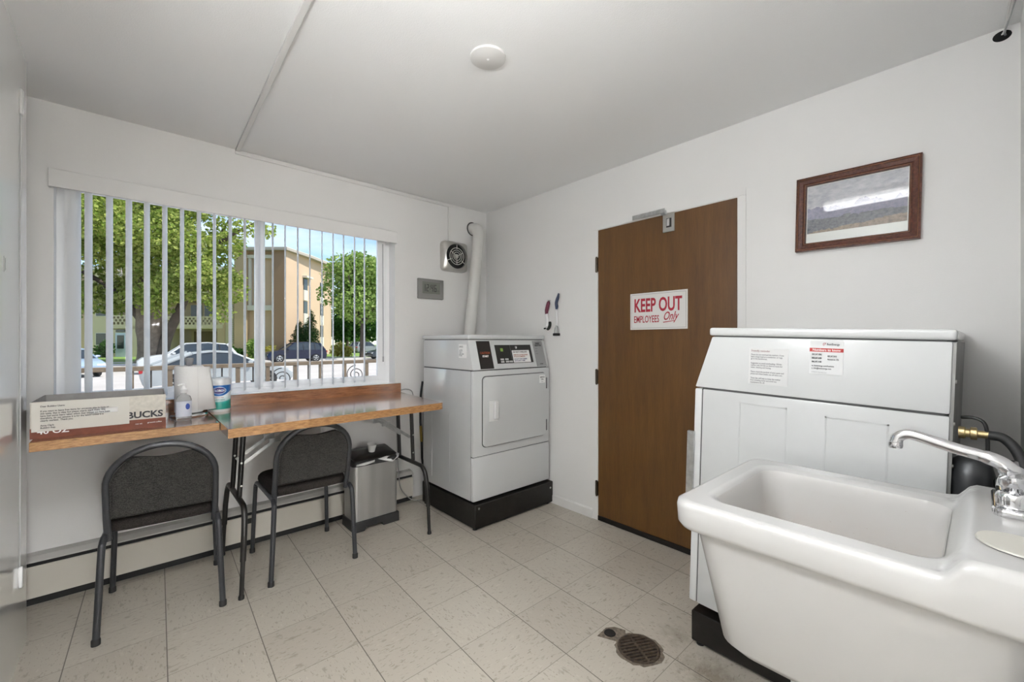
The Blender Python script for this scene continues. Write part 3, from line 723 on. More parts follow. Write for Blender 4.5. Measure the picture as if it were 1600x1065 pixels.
# console panels
cp1 = on_console(.065, .182, .884, 1.074).obj('coin_panel', blackm, con, 0)
lettering('CAUTION', .021, mat('orange_ink', (.36, .08, .03), .5), cp1, console_pt(.124, .985), (1, 0, 0), CU, bold=.03, align='CENTER', xs=.9)
lettering('START', .018, whiteink, cp1, console_pt(.124, .963), (1, 0, 0), CU, bold=.05, align='CENTER', xs=1.0)
cp2 = on_console(.222, .575, .915, 1.046).obj('control_panel', blackm, con, 0)
on_console(.362, .366, .917, 1.044, .003).obj('divider', mat('mid_grey', (.12, .12, .12), .5), con, 0)
on_console(.268, .292, 1.000, 1.022, .0032).obj('green_display', mat('lamp_green', (.20, .34, .06), .4), con, 0)
g = None
for x, z in ((.253, .938), (.297, .938), (.254, .921), (.299, .921), (.335, .921)):
    on_console(x, x + .030, z, z + .011, .005).obj('button', mat('button_grey', (.55, .55, .54), .4), con, 0)
ns = on_console(.375, .548, .918, 1.006, .0034).obj('instruction_sheet', white_paper, con, 0)
lettering(['DO NOT OVERLOAD'], .016, ink, ns, console_pt(.383, .988, .0042), (1, 0, 0), CU, bold=.015, xs=.92)
lettering(['REMOVE CLOTHES WHEN', 'CYCLE IS COMPLETE'], .0125, mat('orange_ink', (0, 0, 0)), ns, console_pt(.383, .968, .0042), (1, 0, 0), CU, bold=.015, xs=.98)
lettering(['DO NOT DRY RUBBER', 'OR PLASTIC ITEMS'], .0125, mat('blue_ink', (.05, .05, .16), .6), ns, console_pt(.383, .938, .0042), (1, 0, 0), CU, bold=.015, xs=1.02)
G().lathe([(0, -.010), (.009, -.009), (.011, -.004), (.011, .004)], console_pt(.418, 1.027, 0), 'y', 20).obj('key_lock', chrome, con)
cs = on_console(.605, .708, .884, 1.074, .0022).obj('rating_plate', mat('plate_grey', (.34, .34, .34), .35, metal=.5), con, 0)
lettering(['FABRIC', 'SELECTOR'], .016, ink, cs, console_pt(.655, 1.050), (1, 0, 0), CU, bold=.02, align='CENTER', xs=.9)
lettering(['HIGH', '', 'MED', '', 'LOW'], .011, greyink, cs, console_pt(.617, 1.012), (1, 0, 0), CU, bold=.01, spacing=.9)
lettering('START', .012, ink, cs, console_pt(.657, .896), (1, 0, 0), CU, bold=.02, align='CENTER')
tgx = G().box(-.0016, .0, .075, .165, .958, 1.052).obj('side_sticker', white_paper, dry, 0)
lettering(['SERVICE', '', 'call 303', 'dryer 1', 'press start', '20 min'], .016, greyink, tgx, (-.0019, .160, 1.030), (0, -1, 0), (0, 0, 1), xs=.8, bold=.01, spacing=.75)
def plinth(name, label, x0, x1, y0, y1, h):
    t = thing(name, label, 'plinth', ((x0 + x1) / 2, (y0 + y1) / 2, 0)); O = ((x0 + x1) / 2, (y0 + y1) / 2, 0)
    G(O).box(x0, x1, y0, y1, .012, h, .004, 1).obj('platform', plinthm, t)
    for x in (x0 + .02, x1 - .04):
        for y in (y0 + .03, y1 - .03): G(O).lathe([(0, 0), (.016, 0), (.016, .008), (.007, .010), (.007, .02)], (x, y, 0), seg=12).obj('leveling_foot', blackp, t)
    return t
p1 = plinth('dryer_plinth', 'black steel plinth under the white dryer in the corner', 1.690, 2.445, 2.245, 2.93, .170)
O = p1.location
for x, z in ((1.72, .145), (2.415, .125)): G(O).lathe([(0, -.004), (.007, -.003), (.008, .001)], (x, 2.245, z), 'y', 10).obj('bolt', steel, p1)

# washing machine (front faces the window wall)
wm = thing('washing_machine', 'white washing machine beside the utility sink with notices on its side', 'washer', (2.437, .815, .197), PI)
wm.rotation_euler = (math.radians(-1.7), 0, PI)
wcon = machine(wm, .725, .725, [(.170, .328, .838), (.437, .598, .828)])
WW = .725
G().box(.01, WW - .008, .723, .732, .01, 1.08).obj('back_panel', mat('washer_back', (.26, .26, .255), .4, metal=.7, noise=(6, .3)), wm, 0)
for k in range(7): G().lathe([(0, .004), (.005, .003), (.006, 0)], (WW - .02, .732, .25 + .12 * k), 'y', 8).obj('screw', steel, wm)
G().lathe([(.0, .765), (.025, .760), (.045, .742), (.054, .71), (.056, .30), (0, .30)], (WW - .062, .768, 0), seg=28, sy=.9).obj('motor_cover', mat('dark_grey_metal', (.055, .057, .06), .35, metal=.6), wm, 50)
G().box(WW - .006, WW + .010, -.022, .006, .42, .695, .001, 1).obj('latch_strip', galv, wm)
# notices on its side (local +x = world -x)
XN = WW + .0016
sh = G().box(WW, XN, .200, .327, .912, 1.044).obj('notice_sheet', mat('sheet_white', (.64, .64, .635), .7), wm, 0)
lettering('Friendly reminder', .0100, mat('notice_red', (.25, .10, .10), .7), sh, (XN + .0004, .208, 1.031), (0, 1, 0), (0, 0, 1), xs=.85)
lettering(['Please do not overload the washers. If you', 'have a large load or a comforter, or rugs,', 'go to the laundromat.', '', 'Suggestion to avoid overloading:  Fill the', 'washer only 3/4 full, so there is room for', 'water, cleaning and rinsing.', '', 'Please check the pockets of your pants and',
           'please turn them inside out, all items out.', '', 'These tips will help to keep the washer', 'from breaking down and avoid any', 'maintenance fix off.'], .0077, greyink, sh, (XN + .0004, .207, 1.018), (0, 1, 0), (0, 0, 1), xs=.80, spacing=1.02, bold=.015)
st = G().box(WW, XN, .389, .481, .966, 1.080).obj('number_sticker', mat('sticker_white', (.67, .675, .675), .4), wm, 0)
G().box(XN, XN + .0004, .389, .481, 1.040, 1.052).obj('red_band', brightred, st, 0)
lettering('Numbers to know', .0102, whiteink, st, (XN + .0008, .397, 1.0430), (0, 1, 0), (0, 0, 1), bold=.02)
lettering('BestEnergy', .0090, ink, st, (XN + .0005, .436, 1.0625), (0, 1, 0), (0, 0, 1), bold=.015, xs=.85)
lettering('(7', .0105, redink, st, (XN + .0005, .425, 1.0625), (0, 1, 0), (0, 0, 1), bold=.02)
lettering(['800.247.1096', '800.247.1698', '866.247.1100'], .0080, ink, st, (XN + .0005, .396, 1.028), (0, 1, 0), (0, 0, 1), bold=.03, spacing=1.5, xs=.62)
lettering(['800.247.3010', 'Account no. 276'], .0070, ink, st, (XN + .0005, .439, 1.024), (0, 1, 0), (0, 0, 1), bold=.02, spacing=1.5, xs=.64)
lettering(['w. bestenergy.com/business', 'e. info@bestenergy.com'], .0070, ink, st, (XN + .0005, .396, .991), (0, 1, 0), (0, 0, 1), bold=.015, spacing=1.25, xs=.78)
lettering('printed on recycled paper', .004, greyink, st, (XN + .0005, .396, .9705), (0, 1, 0), (0, 0, 1))
p2 = plinth('washer_plinth', 'scuffed black steel plinth under the washing machine beside the drain', 1.745, 2.445, .10, .82, .136)

# fill valve and hose behind the washer
gh = thing('water_hose', 'black rubber hose with brass fittings behind the washing machine', 'hose', (1.80, .05, 1.0))
O = (1.80, .05, 1.0)
g = G(O); g.lathe([(0, 0), (.017, 0), (.017, .012), (.012, .014), (.012, .022), (.018, .024), (.018, .036), (.0105, .038), (.0105, .066)], (0, 0, 0), 'y', 16)
g.xform(Matrix.Translation((1.775, .050, .998)) @ Matrix.Rotation(PI, 4, 'Z')); g.obj('brass_fitting', brass, gh)
G(O).lathe([(0, 0), (.016, .0), (.016, .013), (0, .013)], (1.775, .036, .998), 'y', 14).obj('valve_body', mat('valve_olive', (.26, .22, .05), .45), gh)
G(O).tube(smooth_path([(1.775, -.008, .998), (1.772, -.035, .994), (1.765, -.058, .965), (1.755, -.070, .92), (1.745, -.074, .86), (1.745, -.074, .62)], 7), .0125, 12).obj('hose', rubber, gh, 60)
G(O).tube(smooth_path([(1.785, .045, 1.040), (1.780, .02, 1.042), (1.775, .0, 1.030), (1.774, -.006, .99), (1.776, -.005, .90), (1.78, .0, .75)], 6), .0045, 8).obj('cable', blackp, gh, 60)

# ------------------------------------------------------------------ utility sink
sk = thing('utility_sink', 'deep white utility sink against the end wall beside the washing machine', 'sink', (1.31, .22, 0))
O = (1.31, .22, 0)
sinkm = mat('sink_plastic', (.45, .445, .435), .22, noise=(3, .012))
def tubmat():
    g = Nodes('sink_bowl_lightened')  # bowl white lighter than the tub, extra light in its colour; stains below
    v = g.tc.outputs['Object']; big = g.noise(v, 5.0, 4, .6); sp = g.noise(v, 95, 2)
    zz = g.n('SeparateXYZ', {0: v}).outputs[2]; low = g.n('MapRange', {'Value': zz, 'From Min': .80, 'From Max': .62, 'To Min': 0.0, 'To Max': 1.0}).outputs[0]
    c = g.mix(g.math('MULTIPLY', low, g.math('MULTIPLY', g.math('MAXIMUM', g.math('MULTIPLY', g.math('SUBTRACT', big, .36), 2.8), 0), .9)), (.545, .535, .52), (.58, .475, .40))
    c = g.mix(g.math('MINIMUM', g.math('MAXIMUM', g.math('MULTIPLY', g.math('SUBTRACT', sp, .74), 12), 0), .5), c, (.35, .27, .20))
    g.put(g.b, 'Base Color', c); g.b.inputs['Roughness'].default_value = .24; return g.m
def ring2(x0, x1, y0, y1, r, z, zf=None):
    """rounded rectangle with evenly dense sides"""
    def side(p, q, n): return [(p[0] + (q[0] - p[0]) * i / n, p[1] + (q[1] - p[1]) * i / n) for i in range(n)]
    pts = []; n = 8
    corners = ((x1 - r, y0 + r, -PI / 2), (x1 - r, y1 - r, 0), (x0 + r, y1 - r, PI / 2), (x0 + r, y0 + r, PI))
    arcs = [[(cx + r * math.cos(a + PI / 2 * i / n), cy + r * math.sin(a + PI / 2 * i / n)) for i in range(n + 1)] for cx, cy, a in corners]
    for i, A in enumerate(arcs):
        pts += A; B = arcs[(i + 1) % 4]; pts += side(A[-1], B[0], 34 if i % 2 == 0 else 12)[1:]
    return [(x, y, (zf(x, y, z) if zf else z)) for x, y in pts]
def deck(x, y, z):
    t = min(1, max(0, (.050 - y) / .034)); return z + .036 * t * t * (3 - 2 * t)
X0, X1, Y0, Y1 = 1.024, 1.598, -.088, .537
g = G(O)
g.loft([ring2(1.16, 1.50, .0, .38, .07, .487), ring2(1.115, 1.525, -.04, .435, .065, .490), ring2(1.098, 1.535, -.055, .455, .06, .510), ring2(1.060, 1.562, -.068, .498, .055, .770),
        ring2(1.056, 1.566, -.070, .502, .055, .782), ring2(1.032, X1 - .01, Y0, .528, .05, .790), ring2(X0 + .002, X1 - .002, Y0, Y1 - .002, .05, .802),
        ring2(X0, X1, Y0, Y1, .05, .842, deck), ring2(X0 + .003, X1 - .003, Y0 + .003, Y1 - .003, .048, .855, deck), ring2(X0 + .012, X1 - .012, Y0 + .010, Y1 - .012, .045, .861, deck),
        *[ring2(X0 + .012 + .048 * k / 10, X1 - .012 - .048 * k / 10, Y0 + .010 + (.026 - Y0) * k / 10, Y1 - .012 - .040 * k / 10, .045 + .015 * k / 10, .861, deck) for k in range(1, 11)], ring2(X0 + .071, X1 - .071, .046, Y1 - .062, .058, .857, deck), ring2(X0 + .078, X1 - .078, .053, Y1 - .069, .056, .845, deck)], cap0=True)
g.obj('tub', sinkm, sk, 60)
g = G(O)
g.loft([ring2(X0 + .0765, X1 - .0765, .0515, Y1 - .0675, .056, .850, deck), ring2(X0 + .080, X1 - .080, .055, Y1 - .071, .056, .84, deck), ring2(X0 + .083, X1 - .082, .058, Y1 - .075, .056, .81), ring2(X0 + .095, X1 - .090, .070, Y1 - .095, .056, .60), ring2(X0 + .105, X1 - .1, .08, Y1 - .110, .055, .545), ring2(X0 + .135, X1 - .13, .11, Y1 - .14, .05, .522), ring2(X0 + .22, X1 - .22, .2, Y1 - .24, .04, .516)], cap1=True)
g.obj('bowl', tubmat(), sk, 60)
G(O).lathe([(0, .5165), (.030, .5165), (.034, .519), (.036, .5165)], (1.31, .25, .001), seg=24).obj('drain_strainer', steel, sk)
for x in (1.20, 1.43):
    for y in (.02, .30): G(O).tube([(x, y, 0), (x, y, .50)], .016, 10).obj('leg', mat('leg_white', (.6, .6, .6), .4), sk)
# soap resting in the tray corner of the deck
sp_ = G().lathe([(0, 0), (.056, 0), (.060, .002), (.058, .005), (0, .0065)], seg=32, sy=.85).obj('soap_bar', mat('soap_cream', (.50, .485, .435), .4), smooth=50)
sp_.location = (1.160, -.042, .8972); sp_.rotation_euler = (0, 0, math.radians(35)); tag(sp_, 'flat cream soap bar lying on the sink deck in front of the faucet', 'soap')
# faucet
fc = thing('sink_faucet', 'chrome faucet with a long swing spout on the utility sink deck', 'faucet', (1.43, -.042, .8965))
G().prism([(x, y) for x, y in rrect(-.095, .095, -.032, .032, .022, 5)], 'z', 0, .016, .006, 3).obj('base_plate', chrome, fc)
g = G(); g.prism([(x, y) for x, y in rrect(-.085, .085, -.026, .026, .02, 5)], 'z', .014, .05, .012, 3); g.lathe([(.026, .04), (.024, .056), (.019, .072), (0, .076)], seg=24); g.obj('valve_body', chrome, fc, 50)
spt = smooth_path([(0, 0, .064), (0, .004, .082), (0, .03, .100), (0, .09, .114), (0, .150, .131), (0, .171, .133), (0, .186, .124), (0, .191, .109)], 7)
G().tube(spt, [.0150] * (len(spt) // 3) + [.0130] * (len(spt) - len(spt) // 3), 18).obj('spout', chrome, fc, 60)
G().lathe([(0, -.010), (.0135, -.010), (.0145, -.006), (.0145, .004), (.012, .006)], (0, .1915, .106), seg=20).obj('aerator', chrome, fc)
for sx in (-1, 1):
    g = G(); g.lathe([(.019, .04), (.018, .058), (.022, .062), (.022, .074), (.012, .080), (0, .081)], (sx * .056, 0, 0), seg=20)
    hd = g.obj('handle', mat('handle_chrome', (.80, .81, .84), .12, metal=1), fc, 50)
    g = G(); g.prism([(x + sx * .066, y) for x, y in rrect(-.034, .034, -.011, .011, .009, 4)], 'z', .072, .086, .004, 2); g.obj('lever', mat('handle_chrome', (0, 0, 0)), hd, 50)

# ------------------------------------------------------------------ floor drain
fd = thing('floor_drain', 'rusty round floor drain grate set in the tiles near the sink', 'drain', (1.545, .945, 0))
rust = mat('rusty_iron', (.060, .042, .028), .75, metal=.3, noise=(60, .6), bump=(80, .5))
G().lathe([(0, .0012), (.080, .0012), (.082, .0)], seg=40).obj('drain_cup', mat('drain_dark', (.010, .008, .006), .9), fd)
rq_ = random.Random(3)
G().prism([((.088 + rq_.uniform(0, .014)) * math.cos(a * PI / 16), (.088 + rq_.uniform(0, .014)) * math.sin(a * PI / 16)) for a in range(32)], 'z', 0, .0009).obj('mortar_ring', mat('mortar', (.16, .13, .10), .9, noise=(70, .5), bump=(90, .6)), fd, 0)
g = G(); g.tube([(.079 * math.cos(a * PI / 20), .079 * math.sin(a * PI / 20), .003) for a in range(41)], .006, 8, False, .6)
for k in range(-4, 5):
    y = k * .0165; L_ = math.sqrt(max(0, .078 ** 2 - y * y)); g.box(-L_, L_, y - .0042, y + .0042, .001, .0055)
g.box(-.0045, .0045, -.078, .078, .001, .006)
o = g.obj('grate', rust, fd, 50); o.rotation_euler = (0, 0, math.radians(-28))
for sx in (-1, 1): G().lathe([(0, .0085), (.006, .0075), (.007, .004)], (sx * .055, sx * -.028, 0), seg=12).obj('screw', rust, fd)
# broken tile corner with a small cleanout cap
clp = thing('cleanout_cap', 'small dark cleanout cap in the chipped tile corner beside the drain', 'cap', (1.540, 1.075, 0))
G().prism([(-.058, .030), (.012, .036), (.045, .014), (.062, -.03), (.02, -.062), (-.022, -.050), (-.04, -.012)], 'z', 0, .0012).obj('mortar_patch', mat('mortar', (.16, .13, .10), .9, noise=(70, .5), bump=(90, .6)), clp, 0)
G().lathe([(0, .003), (.018, .003), (.022, .0045), (.025, .0012)], (-.004, .004, 0), seg=20).obj('cap_disc', mat('drain_dark', (0, 0, 0)), clp)

# ------------------------------------------------------------------ on the door wall
sg = thing('door_sign', 'white sign with red KEEP OUT lettering on the brown door', 'sign', (RX - .0045, 1.362, 1.45))
G().box(-.003, 0, -.193, .193, -.117, .117, .001, 1).obj('board', mat('sign_white', (.66, .65, .63), .45), sg)
g = G(); t_ = .0016
for a, b, c, d_ in ((-.184, .184, .106, .108), (-.184, .184, -.108, -.106), (-.184, -.182, -.108, .108), (.182, .184, -.108, .108)): g.box(-.0034, -.0029, a, b, c, d_)
g.obj('border_line', mat('line_grey', (.30, .28, .27), .6), sg, 0)
lettering('KEEP OUT', .118, redink, sg, (-.0034, .165, -.002), (0, -1, 0), (0, 0, 1), bold=.026, xs=.60)
lettering('EMPLOYEES', .062, redink, sg, (-.0034, .166, -.072), (0, -1, 0), (0, 0, 1), bold=.012, xs=.555)
lettering('Only', .072, redink, sg, (-.0034, -.036, -.060), (0, -1, 0), (0, 0, 1), bold=.012, xs=.66, shear=.45)
G().faces([(-.0036, -.036, -.072), (-.0036, -.110, -.064), (-.0036, -.110, -.068), (-.0036, -.040, -.077)], [(0, 1, 2, 3)]).obj('underline', redink, sg, 0)

pf = thing('framed_picture', 'landscape print in a dark brown wooden frame on the wall', 'picture', (RX, .395, 1.866))
pf.rotation_euler = (math.radians(1.2), 0, 0)
W2, H2 = .222, .176
prof = [(0, 0), (0, .026), (.006, .028), (.012, .022), (.026, .016), (.034, .020), (.038, .018), (.040, .006), (.040, 0)]
def frame_ring(ins, h): return [(-h, -W2 + ins, -H2 + ins), (-h, W2 - ins, -H2 + ins), (-h, W2 - ins, H2 - ins), (-h, -W2 + ins, H2 - ins)]
G().loft([frame_ring(a, b) for a, b in prof]).obj('frame', framewood, pf, 0)
g = G()
for ins, h in ((.0085, .0275), (.034, .0203)):
    g.loft([frame_ring(ins - .0012, h - .001), frame_ring(ins, h + .0012), frame_ring(ins + .0012, h - .001)])
g.obj('gilt_line', mat('gilt', (.45, .26, .15), .35, metal=.5), pf, 0)
G().box(-.004, -.001, -W2 + .036, W2 - .036, -H2 + .036, H2 - .036).obj('mat_board', mat('mat_board', (.62, .64, .60), .25, coat=1.0), pf, 0)
def print_mat():
    g = Nodes('landscape_print')
    sp = g.n('SeparateXYZ', {0: g.tc.outputs['Object']}); Y, Z = sp.outputs[1], sp.outputs[2]
    v = g.mapping((1, 22, 55)); n1 = g.noise(v, 1, 6, .65); n2 = g.noise(g.mapping((1, 60, 90)), 1, 5, .7); n3 = g.noise(g.mapping((1, 11, 1)), 1, 6, .6)
    sky = g.ramp(n1, [(.35, (.30, .31, .35)), (.65, (.50, .50, .52))])
    mount = g.ramp(n2, [(.3, (.11, .11, .17)), (.7, (.25, .24, .32))]); forest = g.ramp(n2, [(.35, (.035, .042, .055)), (.65, (.16, .165, .18))]); field = g.ramp(n2, [(.3, (.10, .075, .055)), (.5, (.22, .17, .13)), (.7, (.34, .28, .22))])
    ridge = g.math('ADD', .015, g.math('MULTIPLY', g.math('SUBTRACT', n3, .45), .14))
    c = g.mix(g.math('LESS_THAN', Z, ridge), sky, mount)
    c = g.mix(g.math('LESS_THAN', Z, g.math('ADD', -.028, g.math('MULTIPLY', g.math('SUBTRACT', n1, .5), .05))), c, forest)
    c = g.mix(g.math('LESS_THAN', Z, g.math('ADD', g.math('SUBTRACT', -.072, g.math('MULTIPLY', Y, .09)), g.math('MULTIPLY', g.math('SUBTRACT', n1, .5), .04))), c, field)
    g.put(g.b, 'Base Color', c); g.b.inputs['Roughness'].default_value = .5; g.b.inputs['Coat Weight'].default_value = 1; g.b.inputs['Coat Roughness'].default_value = .015; return g.m
G().box(-.0048, -.003, -W2 + .043, W2 - .043, -.092, H2 - .043).obj('landscape_print', print_mat(), pf, 0)

# two little brushes hanging on the wall
b1 = thing('scrub_brush', 'scrub brush with a dark red grip hanging on the wall', 'brush', (RX, 2.285, 1.46))
G().tube(smooth_path([(-.018, -.010, .112), (-.022, -.004, .085), (-.022, .010, .040), (-.018, .016, .012)], 5), [.007, .010, .013, .014, .014, .0145, .015, .015, .015, .015, .015, .014, .013, .013, .012, .012], 12).obj('grip', mat('grip_red', (.12, .012, .035), .4), b1, 60)
G().tube(smooth_path([(-.018, .015, .014), (-.016, .012, -.02), (-.014, .010, -.06), (-.016, .012, -.085)], 5), [.012] * 8 + [.016] * 8, 12).obj('neck', mat('brush_white', (.80, .80, .80), .3), b1, 60)
g = G(); g.tube(smooth_path([(-.018, -.020, -.052), (-.022, -.024, -.075), (-.02, -.010, -.100), (-.018, .004, -.108)], 4), .011, 8); g.tube([(-.018, .026, -.100), (-.018, .042, -.102)], .006, 8)
g.obj('bristles', mat('bristle_dark', (.035, .04, .032), .8, noise=(200, .5)), b1, 60)
G().tube([(.006, -.008, .118), (-.03, -.008, .118)], .003, 6).obj('hook', steel, b1)
b2 = thing('dish_brush', 'dish brush with a navy grip and wire head hanging on the wall', 'brush', (RX, 2.192, 1.46))
G().tube(smooth_path([(-.012, -.012, .166), (-.014, -.006, .135), (-.016, .008, .095), (-.016, .004, .065), (-.014, .008, .045)], 4), [.005, .007, .008, .009, .011, .012, .012, .012, .012, .012, .0125, .013, .013, .012, .011, .010, .009], 12).obj('grip', mat('grip_navy', (.018, .03, .075), .4), b2, 60)
G().tube([(-.014, .006, .045), (-.014, .004, -.085)], .0075, 10).obj('neck', mat('brush_white', (0, 0, 0)), b2, 60)
g = G(); g.tube(smooth_path([(-.014, .004, -.080), (-.020, .020, -.105), (-.020, .024, -.140)], 4), .004, 6); g.tube(smooth_path([(-.014, .004, -.080), (-.020, -.018, -.105), (-.020, -.022, -.140)], 4), .004, 6); g.tube([(-.02, .004, -.08), (-.022, .004, -.14)], .006, 6)
g.obj('wire_head', galv, b2, 60)
G().box(-.036, -.006, -.024, .028, -.160, -.140, .005, 2).obj('bristles', mat('bristle_black', (.012, .012, .012), .8), b2)

G().tube([(.006, -.010, .160), (-.022, -.010, .160)], .003, 6).obj('hook', steel, b2)

# left wall: thin painted cable with clips
lc = thing('wall_cable', 'thin white cable clipped upright along the left wall edge', 'cable', (LX, 2.55, 1.3))
O = (LX, 2.55, 1.3)
G(O).tube([(LX + .003, 2.56, 2.21), (LX + .003, 2.55, 1.3), (LX + .003, 2.54, .34)], .0025, 6).obj('cord', mat('cord_shade', (.42, .42, .42), .5), lc)
G(O).box(LX, LX + .010, 2.548, 2.572, 2.16, 2.26, .003, 1).obj('top_clip', trimw, lc)
G(O).box(LX, LX + .012, 2.526, 2.546, .29, .37, .003, 1).obj('plug', vinyl, lc)
mk = G((LX, 2.29, 1.54)).box(LX, LX + .0015, 2.275, 2.290, 1.50, 1.555); mk.box(LX, LX + .0015, 2.300, 2.306, 1.51, 1.55)
mk = mk.obj('wall_scuff', mat('scuff_grey', (.36, .36, .35), .6), smooth=0); mk.location = (LX, 2.29, 1.54); tag(mk, 'two small grey tape marks stuck on the white left wall', 'tape marks')

# ------------------------------------------------------------------ lamps: one ceiling light, two added out of view
def tube_lamp(label, x, y0, y1, power, z=CZ):
    t = thing('fluorescent_light', label, 'ceiling light', (x, (y0 + y1) / 2, z)); O = t.location
    G(O).prism([(x - .04, z - .045), (x - .055, z), (x + .055, z), (x + .04, z - .045)], 'y', y0, y1).obj('fixture_body', trimw, t, 0)
    tm = mat('lamp_tube_%d' % power, (.9, .9, .9), .5, emit=((.975, .99, 1.0), power))
    for sx in (-1, 1):
        G(O).tube([(x + sx * .036, y0 + .02, z - .085), (x + sx * .036, y1 - .02, z - .085)], .018, 14).obj('tube', tm, t, 60)
        for y in (y0 + .005, y1 - .02): G(O).box(x + sx * .036 - .014, x + sx * .036 + .014, y, y + .015, z - .105, z - .03).obj('lamp_holder', vinyl, t, 0)
        if z < CZ: G(O).tube([(x, (y0 + y1) / 2 + sx * .45, z - .01), (x, (y0 + y1) / 2 + sx * .45, CZ)], .004, 6).obj('chain', galv, t)
    return t
tube_lamp('long fluorescent ceiling light reflected in the framed picture glass', .613, -.32, .90, 9.5)
tube_lamp('long added fluorescent fill light hanging unseen in the passage behind the laundry room', .35, -4.1, -2.7, 290.0, 1.65)  # unseen lamp added to raise the brightness of the whole room
lt = tube_lamp('short added fluorescent fill light hanging out of view beside the white left wall', 0, -.32, .32, 68.0, 2.03)  # added above the view to brighten the ceiling and far walls
lt.location = (-.12, .74, 2.03)

#EXTERIOR
# ------------------------------------------------------------------ outside: street, cars, houses, trees
GZ = -.55
pave = mat('pavement', (.56, .53, .51), .85, noise=(.6, .06)); grassm = mat('lawn_green', (.17, .27, .055), .9, noise=(1.5, .35))
def road_mat():
    g = Nodes('street_concrete')
    a = g.noise(g.mapping((.5, .5, .5)), 1, 5, .6); b = g.noise(g.mapping((14, 14, 14)), 1, 3)
    c = g.ramp(g.math('ADD', g.math('MULTIPLY', a, .7), g.math('MULTIPLY', b, .3)), [(.35, (.42, .385, .365)), (.65, (.52, .485, .46))])
    g.put(g.b, 'Base Color', c); g.b.inputs['Roughness'].default_value = .85; return g.m
structure(G().box(-140, 140, 3.4, 43, GZ - .3, GZ).obj('ground_street', road_mat(), smooth=0))
structure(G().box(-140, 140, 43, 190, GZ - .3, GZ + .08).obj('ground_lawn', grassm, smooth=0))
structure(G().box(-140, 140, 42.7, 43, GZ - .3, GZ + .12).obj('ground_kerb', pave, smooth=0))
structure(G().box(-140, 140, 45.5, 47.0, GZ, GZ + .10).obj('ground_sidewalk', pave, smooth=0))
structure(G().box(-4, 6, 3.26, 5.3, GZ - .2, -.08).obj('ground_porch', pave, smooth=0))
# porch railing with scrolls
rl = thing('porch_railing', 'tan metal railing with scrollwork outside the window', 'railing', (1, 5.0, -.08)); O = (1, 5.0, -.08)
railm = mat('railing_tan', (.17, .125, .085), .5, noise=(20, .15))
G(O).box(-2.2, 4.2, 4.975, 5.025, .995, 1.035, .004, 1).obj('top_rail', railm, rl)
G(O).box(-2.2, 4.2, 4.98, 5.02, .06, .10).obj('bottom_rail', railm, rl, 0)
for k in range(-12, 12):
    x = 1.06 + .265 * k
    G(O).box(x - .018, x + .018, 4.982, 5.018, -.08, .998).obj('post', railm, rl, 0)
    if k % 3 == 0:
        c = (x + .1325, 5.0, .86); sp = []
        for i in range(61):
            a = PI * .5 + i / 60 * 4.6 * PI; r_ = .112 * (1 - i / 60 * .86); sp.append((c[0] + r_ * math.cos(a), c[1], c[2] + r_ * math.sin(a)))
        G(O).tube(sp, .0052, 6).obj('scroll', mat('iron_dark', (.045, .038, .034), .5), rl, 60)
    else:
        G(O).box(x + .1265, x + .1385, 4.994, 5.006, .09, .998).obj('picket', mat('iron_dark', (0, 0, 0)), rl, 0)

# street frame: r to the right along the street view, f away from the window
VR, VF = Vector((.7441, -.6681, 0)), Vector((.6681, .7441, 0)); VA = -math.atan2(.6681, .7441)
def S(r, f, z=GZ): return VR * r + VF * f + Vector((0, 0, z))

